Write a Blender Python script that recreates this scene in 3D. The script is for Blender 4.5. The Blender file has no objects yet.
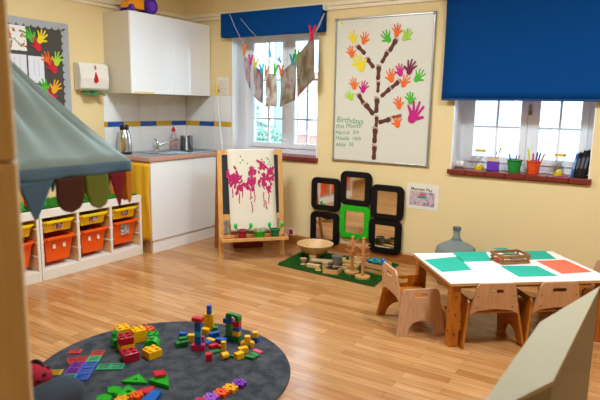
import bpy, bmesh, math, random
from mathutils import Vector, Matrix
random.seed(7)
HN = [0]
PI = math.pi
scn = bpy.context.scene
COL = scn.collection

# ---------------------------------------------------------------- materials
def lin(h):
    h = h.lstrip('#')
    c = [int(h[i:i+2], 16) / 255 for i in (0, 2, 4)]
    return tuple((x / 12.92 if x <= 0.04045 else ((x + 0.055) / 1.055) ** 2.4) for x in c) + (1,)

def nmat(name):
    m = bpy.data.materials.new(name); m.use_nodes = True
    nt = m.node_tree; b = nt.nodes['Principled BSDF']
    return m, nt, b

_cache = {}
def mat(hexc, rough=0.5, bump=0.0, scale=40, var=0.06, metal=0.0, spec=0.5, coat=0.0, trans=0.0, ior=1.45, alpha=1.0, translucent=0.0):
    key = (hexc, rough, bump, scale, var, metal, spec, coat, trans, alpha, translucent)
    if key in _cache: return _cache[key]
    m, nt, b = nmat('surface_' + hexc.strip('#'))
    N, L = nt.nodes, nt.links
    c = lin(hexc)
    tc = N.new('ShaderNodeTexCoord'); nz = N.new('ShaderNodeTexNoise')
    nz.inputs['Scale'].default_value = scale; nz.inputs['Detail'].default_value = 4
    L.new(tc.outputs['Object'], nz.inputs['Vector'])
    mx = N.new('ShaderNodeMix'); mx.data_type = 'RGBA'
    mx.inputs[6].default_value = tuple(x * (1 - var) for x in c[:3]) + (1,)
    mx.inputs[7].default_value = tuple(min(1, x * (1 + var)) for x in c[:3]) + (1,)
    L.new(nz.outputs['Fac'], mx.inputs[0]); L.new(mx.outputs[2], b.inputs['Base Color'])
    b.inputs['Roughness'].default_value = rough
    b.inputs['Metallic'].default_value = metal
    b.inputs['Specular IOR Level'].default_value = spec
    b.inputs['Coat Weight'].default_value = coat
    b.inputs['Transmission Weight'].default_value = trans
    b.inputs['IOR'].default_value = ior
    b.inputs['Alpha'].default_value = alpha
    if bump:
        bp = N.new('ShaderNodeBump'); bp.inputs['Strength'].default_value = bump; bp.inputs['Distance'].default_value = 0.004
        L.new(nz.outputs['Fac'], bp.inputs['Height']); L.new(bp.outputs['Normal'], b.inputs['Normal'])
    if translucent:
        tr = N.new('ShaderNodeBsdfTranslucent'); ms = N.new('ShaderNodeMixShader')
        L.new(mx.outputs[2], tr.inputs['Color']); ms.inputs[0].default_value = translucent
        L.new(b.outputs[0], ms.inputs[1]); L.new(tr.outputs[0], ms.inputs[2])
        L.new(ms.outputs[0], N['Material Output'].inputs['Surface'])
    _cache[key] = m
    return m

def wood(h1, h2, rough=0.45, sc=(3, 30, 30), name='wood'):
    key = ('wood', h1, h2, rough, sc)
    if key in _cache: return _cache[key]
    m, nt, b = nmat(name); N, L = nt.nodes, nt.links
    tc = N.new('ShaderNodeTexCoord'); mp = N.new('ShaderNodeMapping'); mp.inputs['Scale'].default_value = sc
    nz = N.new('ShaderNodeTexNoise'); nz.inputs['Scale'].default_value = 2.0; nz.inputs['Detail'].default_value = 6
    nz.inputs['Distortion'].default_value = 0.6
    L.new(tc.outputs['Object'], mp.inputs[0]); L.new(mp.outputs[0], nz.inputs['Vector'])
    cr = N.new('ShaderNodeValToRGB'); cr.color_ramp.elements[0].position = 0.3; cr.color_ramp.elements[1].position = 0.7
    cr.color_ramp.elements[0].color = lin(h2); cr.color_ramp.elements[1].color = lin(h1)
    L.new(nz.outputs['Fac'], cr.inputs[0]); L.new(cr.outputs[0], b.inputs['Base Color'])
    b.inputs['Roughness'].default_value = rough
    _cache[key] = m
    return m

def floor_mat():
    m, nt, b = nmat('beech_laminate'); N, L = nt.nodes, nt.links
    tc = N.new('ShaderNodeTexCoord')
    br = N.new('ShaderNodeTexBrick')
    br.offset = 0.37; br.inputs['Scale'].default_value = 1.0
    br.inputs['Brick Width'].default_value = 0.62; br.inputs['Row Height'].default_value = 0.065
    br.inputs['Mortar Size'].default_value = 0.0012; br.inputs['Mortar Smooth'].default_value = 0.3
    br.inputs['Color1'].default_value = lin(FLOOR[0]); br.inputs['Color2'].default_value = lin(FLOOR[1])
    br.inputs['Mortar'].default_value = lin(FLOOR[2])
    L.new(tc.outputs['Object'], br.inputs['Vector'])
    mp = N.new('ShaderNodeMapping'); mp.inputs['Scale'].default_value = (2.2, 34, 1)
    nz = N.new('ShaderNodeTexNoise'); nz.inputs['Scale'].default_value = 1.6; nz.inputs['Detail'].default_value = 5; nz.inputs['Distortion'].default_value = 0.4
    L.new(tc.outputs['Object'], mp.inputs[0]); L.new(mp.outputs[0], nz.inputs['Vector'])
    cr = N.new('ShaderNodeValToRGB'); cr.color_ramp.elements[0].position = .32; cr.color_ramp.elements[1].position = .68
    cr.color_ramp.elements[0].color = (.66, .6, .52, 1); cr.color_ramp.elements[1].color = (1.06, 1.04, 1.0, 1)
    L.new(nz.outputs['Fac'], cr.inputs[0])
    mu = N.new('ShaderNodeMix'); mu.data_type = 'RGBA'; mu.blend_type = 'MULTIPLY'; mu.inputs[0].default_value = .8
    L.new(br.outputs['Color'], mu.inputs[6]); L.new(cr.outputs[0], mu.inputs[7]); L.new(mu.outputs[2], b.inputs['Base Color'])
    b.inputs['Roughness'].default_value = 0.27
    n2 = N.new('ShaderNodeTexNoise'); n2.inputs['Scale'].default_value = 5
    L.new(tc.outputs['Object'], n2.inputs['Vector'])
    mr = N.new('ShaderNodeMapRange'); mr.inputs[3].default_value = .16; mr.inputs[4].default_value = .3
    L.new(n2.outputs['Fac'], mr.inputs[0]); L.new(mr.outputs[0], b.inputs['Roughness'])
    return m

def blotch(base, cols, scale=9, rough=.7, translucent=0.35, seed=0.0, thr=0.55, soft=.05, stretch=1.0):
    """a painted sheet: paper colour with soft irregular patches of paint"""
    m, nt, b = nmat('painted_paper'); N, L = nt.nodes, nt.links
    tc = N.new('ShaderNodeTexCoord'); prev = None
    for i, c in enumerate(cols):
        mp = N.new('ShaderNodeMapping'); mp.inputs['Location'].default_value = (seed + i * 7.3, i * 3.1, seed * 2 + i); mp.inputs['Scale'].default_value = (1, 1, stretch)
        nz = N.new('ShaderNodeTexNoise'); nz.inputs['Scale'].default_value = scale * (1 + .5 * i); nz.inputs['Detail'].default_value = 3
        L.new(tc.outputs['Object'], mp.inputs[0]); L.new(mp.outputs[0], nz.inputs['Vector'])
        cr = N.new('ShaderNodeValToRGB'); cr.color_ramp.elements[0].position = thr; cr.color_ramp.elements[1].position = min(1, thr + soft)
        L.new(nz.outputs['Fac'], cr.inputs[0])
        mx = N.new('ShaderNodeMix'); mx.data_type = 'RGBA'; mx.inputs[7].default_value = lin(c)
        if prev is None: mx.inputs[6].default_value = lin(base)
        else: L.new(prev, mx.inputs[6])
        L.new(cr.outputs[0], mx.inputs[0]); prev = mx.outputs[2]
    L.new(prev, b.inputs['Base Color']); b.inputs['Roughness'].default_value = rough
    if translucent:
        tr = N.new('ShaderNodeBsdfTranslucent'); ms = N.new('ShaderNodeMixShader'); ms.inputs[0].default_value = translucent
        L.new(prev, tr.inputs['Color']); L.new(b.outputs[0], ms.inputs[1]); L.new(tr.outputs[0], ms.inputs[2])
        L.new(ms.outputs[0], N['Material Output'].inputs['Surface'])
    return m

def glass_mat(tint='#ffffff', gl=1.45):
    key = ('glass', tint, gl)
    if key in _cache: return _cache[key]
    m, nt, b = nmat('clear_glass'); N, L = nt.nodes, nt.links
    t = N.new('ShaderNodeBsdfTransparent'); t.inputs[0].default_value = lin(tint)
    g = N.new('ShaderNodeBsdfGlossy'); g.inputs['Roughness'].default_value = .05
    fr = N.new('ShaderNodeFresnel'); fr.inputs[0].default_value = gl
    ms = N.new('ShaderNodeMixShader')
    L.new(fr.outputs[0], ms.inputs[0]); L.new(t.outputs[0], ms.inputs[1]); L.new(g.outputs[0], ms.inputs[2])
    L.new(ms.outputs[0], N['Material Output'].inputs['Surface'])
    _cache[key] = m
    return m

def emis(h, s):
    m, nt, b = nmat('added_lamp_glow')
    b.inputs['Base Color'].default_value = lin(h); b.inputs['Emission Color'].default_value = lin(h); b.inputs['Emission Strength'].default_value = s
    return m

# ---------------------------------------------------------------- mesh helper
class MB:
    def __init__(s, M=None): s.bm = bmesh.new(); s.M = M or Matrix(); s.mi = 0
    def _v(s, p): return s.bm.verts.new(s.M @ Vector(p))
    def _f(s, vs):
        try: f = s.bm.faces.new(vs); f.material_index = s.mi; return f
        except ValueError: return None
    def box(s, x0, x1, y0, y1, z0, z1, bev=0):
        v = [s._v((x, y, z)) for z in (z0, z1) for y in (y0, y1) for x in (x0, x1)]
        fs = [s._f([v[i] for i in q]) for q in ((0, 2, 3, 1), (4, 5, 7, 6), (0, 1, 5, 4), (2, 6, 7, 3), (0, 4, 6, 2), (1, 3, 7, 5))]
        if bev:
            es = list({e for f in fs for e in f.edges})
            r = bmesh.ops.bevel(s.bm, geom=es, offset=bev, segments=2, affect='EDGES', profile=.5)
            for f in r['faces']: f.material_index = s.mi
        return s
    def hexa(s, b4, t4):
        v = [s._v(p) for p in list(b4) + list(t4)]
        s._f([v[3], v[2], v[1], v[0]]); s._f(v[4:8])
        for i in range(4): j = (i + 1) % 4; s._f([v[i], v[j], v[4 + j], v[4 + i]])
        return s
    def cyl(s, p0, p1, r0, r1=None, n=16, cap=True):
        r1 = r0 if r1 is None else r1
        p0, p1 = Vector(p0), Vector(p1); d = (p1 - p0).normalized()
        a = d.orthogonal().normalized(); b = d.cross(a)
        A = [s._v(p0 + (a * math.cos(t) + b * math.sin(t)) * r0) for t in [2 * PI * i / n for i in range(n)]]
        B = [s._v(p1 + (a * math.cos(t) + b * math.sin(t)) * r1) for t in [2 * PI * i / n for i in range(n)]]
        for i in range(n): j = (i + 1) % n; s._f([A[i], A[j], B[j], B[i]])
        if cap: s._f(A[::-1]); s._f(B)
        return s
    def lathe(s, prof, c=(0, 0, 0), n=24, cap=True, sx=1, sy=1):
        rings = []
        for r, z in prof:
            rings.append([s._v((c[0] + r * sx * math.cos(2 * PI * i / n), c[1] + r * sy * math.sin(2 * PI * i / n), c[2] + z)) for i in range(n)])
        for A, B in zip(rings, rings[1:]):
            for i in range(n): j = (i + 1) % n; s._f([A[i], A[j], B[j], B[i]])
        if cap: s._f(rings[0][::-1]); s._f(rings[-1])
        return s
    def prism(s, poly, a, b, ax='z'):
        def P(u, v, w): return {'z': (u, v, w), 'y': (u, w, v), 'x': (w, u, v)}[ax]
        A = [s._v(P(u, v, a)) for u, v in poly]; B = [s._v(P(u, v, b)) for u, v in poly]
        n = len(poly)
        for i in range(n): j = (i + 1) % n; s._f([A[i], A[j], B[j], B[i]])
        f1 = s._f(A[::-1]); f2 = s._f(B)
        fs = [f for f in (f1, f2) if f]
        for f in fs: f.normal_update()
        if n > 4: 
            r = bmesh.ops.triangulate(s.bm, faces=fs, ngon_method='EAR_CLIP')
        return s
    def holed(s, outer, inner, a, b, ax='x'):
        """plate with a hole: both outlines must have the same number of points in matching order"""
        def P(u, v, w): return {'z': (u, v, w), 'y': (u, w, v), 'x': (w, u, v)}[ax]
        n = len(outer)
        O0 = [s._v(P(u, v, a)) for u, v in outer]; O1 = [s._v(P(u, v, b)) for u, v in outer]
        I0 = [s._v(P(u, v, a)) for u, v in inner]; I1 = [s._v(P(u, v, b)) for u, v in inner]
        for i in range(n):
            j = (i + 1) % n
            s._f([O0[i], O0[j], O1[j], O1[i]]); s._f([I0[j], I0[i], I1[i], I1[j]])
            s._f([O0[j], O0[i], I0[i], I0[j]]); s._f([O1[i], O1[j], I1[j], I1[i]])
        return s
    def ball(s, c, r, sz=(1, 1, 1), n=12):
        k = bmesh.ops.create_uvsphere(s.bm, u_segments=n, v_segments=max(6, n // 2 + 2), radius=r)
        for v in k['verts']:
            v.co = s.M @ (Vector((v.co.x * sz[0], v.co.y * sz[1], v.co.z * sz[2])) + Vector(c))
        for f in {f for v in k['verts'] for f in v.link_faces}: f.material_index = s.mi
        return s
    def tube(s, pts, r, n=8):
        pts = [Vector(p) for p in pts]; rings = []
        up = Vector((0.13, 0.31, 0.94))
        for i, p in enumerate(pts):
            d = (pts[min(i + 1, len(pts) - 1)] - pts[max(i - 1, 0)]).normalized()
            a = d.cross(up).normalized(); b = d.cross(a)
            rr = r[i] if isinstance(r, (list, tuple)) else r
            rings.append([s._v(p + (a * math.cos(2 * PI * k / n) + b * math.sin(2 * PI * k / n)) * rr) for k in range(n)])
        for A, B in zip(rings, rings[1:]):
            for i in range(n): j = (i + 1) % n; s._f([A[i], A[j], B[j], B[i]])
        s._f(rings[0][::-1]); s._f(rings[-1])
        return s
    def grid(s, fn, nu, nv, thick=0):
        V = [[s._v(fn(i / nu, j / nv)) for j in range(nv + 1)] for i in range(nu + 1)]
        for i in range(nu):
            for j in range(nv): s._f([V[i][j], V[i + 1][j], V[i + 1][j + 1], V[i][j + 1]])
        return s
    def build(s, name, mats, parent=None, smooth=False, loc=None, rz=None, solid=0):
        bmesh.ops.recalc_face_normals(s.bm, faces=s.bm.faces)
        me = bpy.data.meshes.new(name); s.bm.to_mesh(me); s.bm.free()
        for m in (mats if isinstance(mats, (list, tuple)) else [mats]): me.materials.append(m)
        if smooth:
            for p in me.polygons: p.use_smooth = True
            try: me.set_sharp_from_angle(angle=math.radians(38))
            except Exception: pass
        o = bpy.data.objects.new(name, me); COL.objects.link(o)
        if parent is not None: o.parent = parent
        if loc is not None: o.location = loc
        if rz is not None: o.rotation_euler = (0, 0, rz)
        if solid:
            md = o.modifiers.new('thickness', 'SOLIDIFY'); md.thickness = solid; md.offset = 0
        return o

def tag(o, label=None, cat=None, group=None, kind=None):
    if label: o['label'] = label
    if cat: o['category'] = cat
    if group: o['group'] = group
    if kind: o['kind'] = kind
    return o
def thing(name, label, cat, loc=(0, 0, 0), rz=0, group=None):
    o = bpy.data.objects.new(name, None); COL.objects.link(o)
    o.location = loc; o.rotation_euler = (0, 0, rz); o.empty_display_size = .05
    return tag(o, label, cat, group)
def struct(o): o['kind'] = 'structure'; return o
def copy_tree(o, parent=None):
    c = o.copy(); COL.objects.link(c)
    if parent is not None: c.parent = parent
    for ch in list(o.children): copy_tree(ch, c)
    return c
def rrect(w, h, r, n=5, cx=0, cy=0):
    pts = []
    for (sx, sy, a0) in ((1, 1, 0), (-1, 1, PI / 2), (-1, -1, PI), (1, -1, 3 * PI / 2)):
        for i in range(n + 1):
            a = a0 + PI / 2 * i / n
            pts.append((cx + sx * (w / 2 - r) + r * math.cos(a), cy + sy * (h / 2 - r) + r * math.sin(a)))
    return pts
def text_mesh(txt, size, name, m, M, parent=None, extrude=.0006, shear=0, bold=0):
    cu = bpy.data.curves.new('t', 'FONT'); cu.body = txt; cu.size = size; cu.extrude = extrude; cu.shear = shear; cu.offset = bold
    ob = bpy.data.objects.new('t', cu); COL.objects.link(ob)
    bpy.context.view_layer.update()
    me = bpy.data.meshes.new_from_object(ob.evaluated_get(bpy.context.evaluated_depsgraph_get()))
    bpy.data.objects.remove(ob)
    me.transform(M); me.materials.clear(); me.materials.append(m)
    o = bpy.data.objects.new(name, me); COL.objects.link(o)
    if parent is not None: o.parent = parent
    return o
WALLB = Matrix.Rotation(PI / 2, 4, 'X')            # text facing -y
WALLA = Matrix.Rotation(PI / 2, 4, 'Z') @ Matrix.Rotation(PI / 2, 4, 'X')   # text facing +x

# ---------------------------------------------------------------- palette
FLOOR = ('#cf9a64', '#b47c46', '#7c5028')
cream = mat('#ead39c', .75, .15, 60, .03)
cream2 = mat('#e6cfa0', .6, .0, 20, .03)
white = mat('#eef0ee', .35, 0, 20, .02)
upvc = mat('#f3f7fb', .25, 0, 10, .01)
gloss = mat('#f3f6f7', .12, 0, 10, .01, coat=.5)
birch = wood('#d9a866', '#bf8844', .42)
birch_pale = wood('#e2bd88', '#cfa066', .45)
plypale = wood('#d3a47c', '#c08f66', .4, (30, 30, 4))
orangewood = wood('#c4761f', '#a05812', .38, (30, 30, 4))
pine = wood('#e0ac66', '#cc9048', .45, (25, 25, 3))
steel = mat('#c4c6c6', .22, 0, 8, .03, metal=1)
black = mat('#16181a', .35, 0, 10, .1)
green = mat('#1fae3a', .35); yellow = mat('#f0b400', .35); red = mat('#c8102e', .35); blue = mat('#0c5cb0', .35)

# ---------------------------------------------------------------- room shell
RX, RY, RZ = 6.2, -6.4, 2.75
struct(MB().box(-.3, RX + .2, RY - .2, .3, -.12, 0).build('floor', floor_mat()))
struct(MB().box(-.3, RX + .2, RY - .2, .3, RZ, RZ + .12).build('ceiling', mat('#f1ead8', .8)))
struct(MB().box(-.3, 0, RY - .2, .3, 0, RZ).build('wall_left', cream))
W1 = (.664, 1.72, .905, 2.16); W2 = (3.05, 4.11, .895, 2.10)
b = MB()
xs = [0, W1[0], W1[1], W2[0], W2[1], RX + .2]
b.box(xs[0], xs[1], 0, .3, 0, RZ); b.box(xs[2], xs[3], 0, .3, 0, RZ); b.box(xs[4], xs[5], 0, .3, 0, RZ)
for W in (W1, W2): b.box(W[0], W[1], 0, .3, 0, W[2] - .05); b.box(W[0], W[1], 0, .3, W[3], RZ)
struct(b.build('wall_back', cream))
struct(MB().box(RX, RX + .2, RY - .2, 0, 0, RZ).build('wall_right', cream))
struct(MB().box(0, RX, RY - .2, RY, 0, RZ).build('wall_front', cream))
# picture rail
rail = mat('#efe2c0', .45)
def railprof(m, x0, x1, fn):
    for d, z0, z1 in ((.014, 0, .03), (.026, .03, .042), (.016, .042, .05)): fn(m, d, z0, z1)
r = MB()
for d, z0, z1 in ((.016, 0, .034), (.034, .034, .056), (.022, .056, .070)): r.box(0, RX, -d, 0, 2.285 + z0, 2.285 + z1)
struct(r.build('trim_1', rail))
r = MB()
for d, z0, z1 in ((.016, 0, .034), (.034, .034, .056), (.022, .056, .070)): r.box(0, d, RY, -.035, 2.285 + z0, 2.285 + z1)
struct(r.build('trim_2', rail))
skirt = wood('#b06f33', '#8f5222', .4, (3, 30, 30))
s = MB(); s.box(.62, RX, -.016, 0, 0, .085); s.prism([(0 - .016, .085), (-.006, .098), (0, .098), (0, .085)], .62, RX, 'x')
struct(s.build('baseboard_back', skirt))
struct(MB().box(0, .016, RY, -1.15, 0, .085).box(0, .008, RY, -1.15, .085, .098).build('baseboard_left', skirt))

# ---------------------------------------------------------------- windows
redtile = mat('#7a2a1e', .35, .1, 30, .15)
grout = mat('#a58a78', .8)
glass = glass_mat()
reveal = mat('#f4f7fa', .45)
def window(W, n, g, midx, zb):
    x0, x1, z0, z1 = W
    fr = MB(); y0, y1 = .235, .30
    f = .05
    fr.box(x0, x1, y0, y1, z0, z0 + .055, .004); fr.box(x0, x1, y0, y1, z1 - f, z1, .004)
    fr.box(x0, x0 + .06, y0, y1, z0 + .055, z1 - f, .004); fr.box(x1 - .06, x1, y0, y1, z0 + .055, z1 - f, .004)
    fr.box(midx - .02, midx + .02, y0, y1, z0 + .055, z1 - f, .004)
    o = struct(fr.build('window_%d' % n, upvc))
    for a, c in ((x0 + .06, midx - .02), (midx + .02, x1 - .06)):
        sa = MB(); w = .054; b0, t0 = z0 + .055, z1 - f
        ya, yb = .222, .275
        sa.box(a, c, ya, yb, b0, b0 + w, .004); sa.box(a, c, ya, yb, t0 - w, t0, .004)
        sa.box(a, a + w, ya, yb, b0 + w, t0 - w, .004); sa.box(c - w, c, ya, yb, b0 + w, t0 - w, .004)
        sh = sa.build('sash', upvc, o)
        mx = (a + c) / 2
        bars = MB().box(mx - .009, mx + .009, .240, .262, b0 + w, t0 - w)
        for zz in g: bars.box(a + w, c - w, .241, .261, zz - .009, zz + .009)
        bars.build('glazing_bar', upvc, sh)
        MB().box(a + w, c - w, .248, .254, b0 + w, t0 - w).build('pane', glass, sh)
    # plastered reveal lining
    rv = MB(); t = .006
    rv.box(x0, x0 + t, .0, .235, z0, z1); rv.box(x1 - t, x1, .0, .235, z0, z1); rv.box(x0 + t, x1 - t, 0, .235, z1 - t, z1)
    rv.build('reveal', reveal, o)
    # clay tile sill
    sl = MB(); k = 7; e = .022; L = (x1 - x0 + 2 * e) / k
    for i in range(k):
        a = x0 - e + L * i
        sl.box(max(a + .002, x0 - e), a + L - .002, -.03, .0, z0 - .04, z0, .003)
        a2, c2 = max(a + .002, x0 + .001), min(a + L - .002, x1 - .001)
        sl.box(a2, c2, .0, .234, z0 - .045, z0)
    sl.build('sill', redtile, o)
    return o
w1 = window(W1, 1, (1.265, 1.67), 1.231, .905)
w2 = window(W2, 2, (1.255, 1.63), 3.618, .895)
hd = mat('#8a7a55', .4)
MB().box(3.606, 3.63, .205, .222, 1.36, 1.40, .003).box(3.612, 3.624, .195, .21, 1.385, 1.45, .003).build('handle', hd, w2)
MB().box(1.219, 1.243, .205, .222, 1.40, 1.44, .003).box(1.225, 1.237, .195, .21, 1.41, 1.50, .003).build('handle', white, w1)

# blue blinds
bluecloth = mat('#004080', .85, .2, 200, .05, spec=.15)
o = thing('roller_blind', 'short royal blue pelmet of a raised blind over the window with hanging paintings', 'blind', (1.2, -.06, 2.09))
MB().box(-.61, .60, -.035, .055, .0, .235, .006).build('pelmet', bluecloth, o)
for sx in (-.615, .60): MB().box(sx, sx + .008, -.02, .058, .19, .24).build('bracket', white, o)
o = thing('roller_blind', 'large dark blue roller blind half lowered over the right window', 'blind', (3.6, -.06, 1.47))
MB().grid(lambda u, v: (-.645 + 1.545 * u, .012 * math.sin(v * 3), .012 + .80 * v), 8, 12).build('fabric', bluecloth, o, True, solid=.002)
MB().cyl((-.66, .0, .83), (.92, .0, .83), .028, n=20).build('roller', mat('#073a6b', .6), o, True)
MB().box(-.645, .90, -.008, .008, 0, .016, .003).build('bottom_bar', mat('#063c6c', .5), o)

# ---------------------------------------------------------------- outdoors
struct(MB().box(-14, 18, .3, 30, -.6, -.5).build('ground', mat('#8d9490', .9)))
def house(x0, x1, y, h, wallc, roofc, wins, label):
    t = thing('house', label, 'house', ((x0 + x1) / 2, y, -.5))
    w = x1 - x0
    MB().box(-w / 2, w / 2, 0, 5, 0, h).build('wall', mat(wallc, .9, .2, 8), t)
    MB().prism([(-w / 2 - .3, h), (w / 2 + .3, h), (0, h + 2.2)], -.3, 5.3, 'y').build('roof', mat(roofc, .9), t)
    for (a, z) in wins:
        f = MB().box(a - .6, a + .6, -.06, .02, z, z + 1.3).build('window_frame', white, t)
        MB().box(a - .5, a - .05, -.08, -.062, z + .1, z + 1.2).box(a + .05, a + .5, -.08, -.062, z + .1, z + 1.2).build('pane', mat('#8fa3b0', .1), f)
house(-6.05, -1.2, 11, 6.0, '#8f6c62', '#6a6e72', ((-1.2, 1), (.5, 1), (-1.2, 3), (.5, 3)), 'pinkish brick house seen through the right half of the left window')
house(-14, -6.9, 13, 6.0, '#76868e', '#6a6e72', ((-2, 1), (0, 1), (2, 1), (2, 3)), 'pale grey-blue house added to tint the left half of the left window')  # added house; its wall colour gives these panes a pale sky tint
house(-.5, 7.5, 13, 7.0, '#9aa2a6', '#6c7074', ((-2, 1), (0, 1), (2, 1), (-2, 3.2), (2, 3.2)), 'white rendered house seen through the right window')
def bush(x, y, r, label, seed):
    rnd = random.Random(seed); t = thing('shrub', label, 'shrub', (x, y, -.5))
    tr = MB().cyl((0, 0, 0), (0, 0, r * 1.5), .05, .03, 8).build('stem', mat('#6b5238', .9), t)
    b = MB()
    for i in range(1500):
        d = Vector((rnd.gauss(0, 1), rnd.gauss(0, 1), rnd.gauss(0, 1))).normalized() * r * rnd.uniform(.55, 1)
        c = Vector((0, 0, r * 1.5)) + Vector((d.x, d.y, d.z * 1.3))
        a = Vector((rnd.uniform(-1, 1), rnd.uniform(-1, 1), rnd.uniform(-1, 1))).normalized(); e = a.orthogonal().normalized()
        s_ = r * .09
        b._f([b._v(c - a * s_), b._v(c + e * s_ * .5), b._v(c + a * s_), b._v(c - e * s_ * .5)])
    b.build('foliage', mat('#5f7a66', .8, var=.25), t)
bush(-2.9, 5.6, .55, 'leafy green shrub outside the left window', 1)
bush(-6.6, 9.4, .8, 'rounder green shrub further away outside the left window', 2)

# ---------------------------------------------------------------- splashback tiles
tilem = mat('#f0f0ec', .12, 0, 10, .02, coat=.4)
t = MB(); zs = (.902, 1.170, None, 1.222, 1.49)
ys = [-1.13 + .2205 * k for k in range(6)]; ys[-1] = -.010
for a, c in zip(ys, ys[1:]):
    t.box(0, .007, a + .0012, c - .0012, .914, 1.168, .001); t.box(0, .007, a + .0012, c - .0012, 1.222, 1.50, .001)
xsb = [.008, .21, .416, .655]
for a, c in zip(xsb, xsb[1:]):
    t.box(a + .0012, c - .0012, -.007, 0, .914, 1.168, .001); t.box(a + .0012, c - .0012, -.007, 0, 1.222, 1.49, .001)
struct(t.build('trim_3', tilem))
bd = MB(); 
def seg(a, c, mi, axis):
    bd.mi = mi; n = 8; d = (c - a) / n
    for i in range(n):
        p, q = a + d * i + .0015, a + d * (i + 1) - .0015
        if axis == 'y': bd.box(0, .008, p, q, 1.171, 1.219)
        else: bd.box(p, q, -.008, 0, 1.171, 1.219)
for i, (a, c) in enumerate(((-1.13, -1.09), (-1.09, -.898), (-.898, -.68), (-.68, -.46), (-.46, -.238), (-.238, -.010))): seg(a, c, (i + 1) % 2, 'y')
for i, (a, c) in enumerate(((.010, .204), (.204, .416), (.416, .655))): seg(a, c, (i + 1) % 2, 'x')
# even segments are blue, odd yellow
struct(bd.build('trim_4', [mat('#1c57a8', .2, coat=.4), mat('#dcae2c', .2, coat=.4)]))

# ---------------------------------------------------------------- kitchen
k = thing('base_cabinet', 'white gloss base cabinet under the sink worktop', 'cabinet', (0, -1.105, 0))
MB().box(.02, .575, .0, .018, .0, .870).build('side_panel', wood('#c79a62', '#b08450', .5, (30, 30, 3)), k)
MB().box(.02, .575, .018, 1.092, .12, .870).build('carcass', white, k)
MB().box(.02, .585, .019, 1.092, .0, .115).build('plinth', gloss, k)
for a, c in ((.003, .573), (.577, 1.095)): MB().box(.577, .597, a, c, .12, .867, .003).build('door', gloss, k)
wt = MB().box(0.008, .61, -1.13, -.009, .874, .90)
o = thing('worktop', 'speckled grey worktop with a pinkish wood edge along the kitchen wall', 'worktop', (0, 0, 0))
MB().box(.009, .600, -1.117, -.009, .874, .912, .002).build('slab', mat('#8e9299', .35, 0, 300, .35), o)
MB().box(.600, .612, -1.117, -.009, .874, .912, .003).box(.009, .612, -1.126, -1.117, .874, .912, .003).build('edge_strip', wood('#d3a08a', '#c28c74', .4), o)
sk = thing('sink', 'inset stainless steel sink with drainer in the grey worktop', 'sink', (.30, -.42, .912))
MB().box(-.23, -.17, -.38, .38, .0005, .006, .002).box(.17, .22, -.38, .38, .0005, .006, .002).box(-.17, .17, -.38, -.33, .0005, .006, .002).box(-.17, .17, .33, .38, .0005, .006, .002).box(-.17, .17, -.33, -.02, .0005, .004).build('drainer', steel, sk)
d = MB()
for i in range(7): d.box(-.15 + i * .048, -.135 + i * .048, -.31, -.05, .004, .008, .002)
d.build('drainer_rib', steel, sk)
MB().box(-.17, .17, -.02, .33, .0005, .0015).build('bowl', mat('#7c8084', .25, metal=1), sk)
tp = thing('mixer_tap', 'chrome mixer tap with a long swivel spout behind the sink', 'tap', (.09, -.53, .914))
MB().cyl((0, 0, 0), (0, 0, .012), .026, .024, 20).cyl((0, 0, .012), (0, 0, .075), .019, .017, 20).build('tap_body', steel, tp, True)
MB().cyl((0, 0, .075), (0, 0, .098), .019, .014, 20).cyl((0, 0, .09), (.0, -.04, .125), .006, .008, 10).build('lever', steel, tp, True)
MB().tube([(0, 0, .055), (.03, .04, .07), (.08, .13, .105), (.10, .18, .118), (.104, .19, .112), (.105, .192, .10)], .0085, 10).build('spout', steel, tp, True)
fl = thing('vacuum_flask', 'brushed steel vacuum flask with black lid and base on the worktop', 'flask', (.14, -1.005, .912), -.93)
MB().lathe([(.052, .014), (.054, .03), (.053, .10), (.046, .15), (.035, .185), (.032, .19)]).build('body', steel, fl, True)
MB().lathe([(.053, 0), (.056, .004), (.056, .016), (.05, .018)]).build('base', black, fl, True)
MB().lathe([(.033, .188), (.035, .195), (.035, .215), (.028, .228)]).box(.02, .048, -.012, .012, .2, .212, .003).build('lid', black, fl, True)
MB().tube([(-.034, 0, .205), (-.075, 0, .195), (-.085, 0, .15), (-.07, 0, .08), (-.052, 0, .06)], .008, 8).build('handle', black, fl, True)
pt = thing('utensil_pot', 'round perforated steel pot in the worktop corner beside the soap', 'pot', (.13, -.14, .912))
MB().lathe([(.058, 0), (.06, .004), (.06, .128), (.062, .132), (.058, .132), (.056, .01), (.001, .01)], n=28, cap=False).build('cup', steel, pt, True)
pr_ = MB()
for j in range(6):
    for i in range(22):
        a = 2 * PI * i / 22; pr_.cyl((.0602 * math.cos(a), .0602 * math.sin(a), .025 + j * .017), (.0608 * math.cos(a), .0608 * math.sin(a), .025 + j * .017), .0038, n=6)
pr_.build('perforation', black, pt)
sp = thing('soap_bottle', 'clear washing-up liquid bottle with a red cap standing by the steel pot', 'bottle', (.08, -.285, .912))
MB().lathe([(.027, 0), (.03, .006), (.03, .09), (.024, .12), (.013, .15), (.012, .158)], sx=1, sy=1).build('body', mat('#e8dcd6', .15, var=.05, trans=.4), sp, True)
MB().lathe([(.0305, .03), (.0307, .085)], cap=False).build('label_sleeve', mat('#d9a0a0', .4), sp, True)
MB().lathe([(.016, .156), (.016, .18), (.008, .19), (.007, .2)]).build('cap', red, sp, True)

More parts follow.
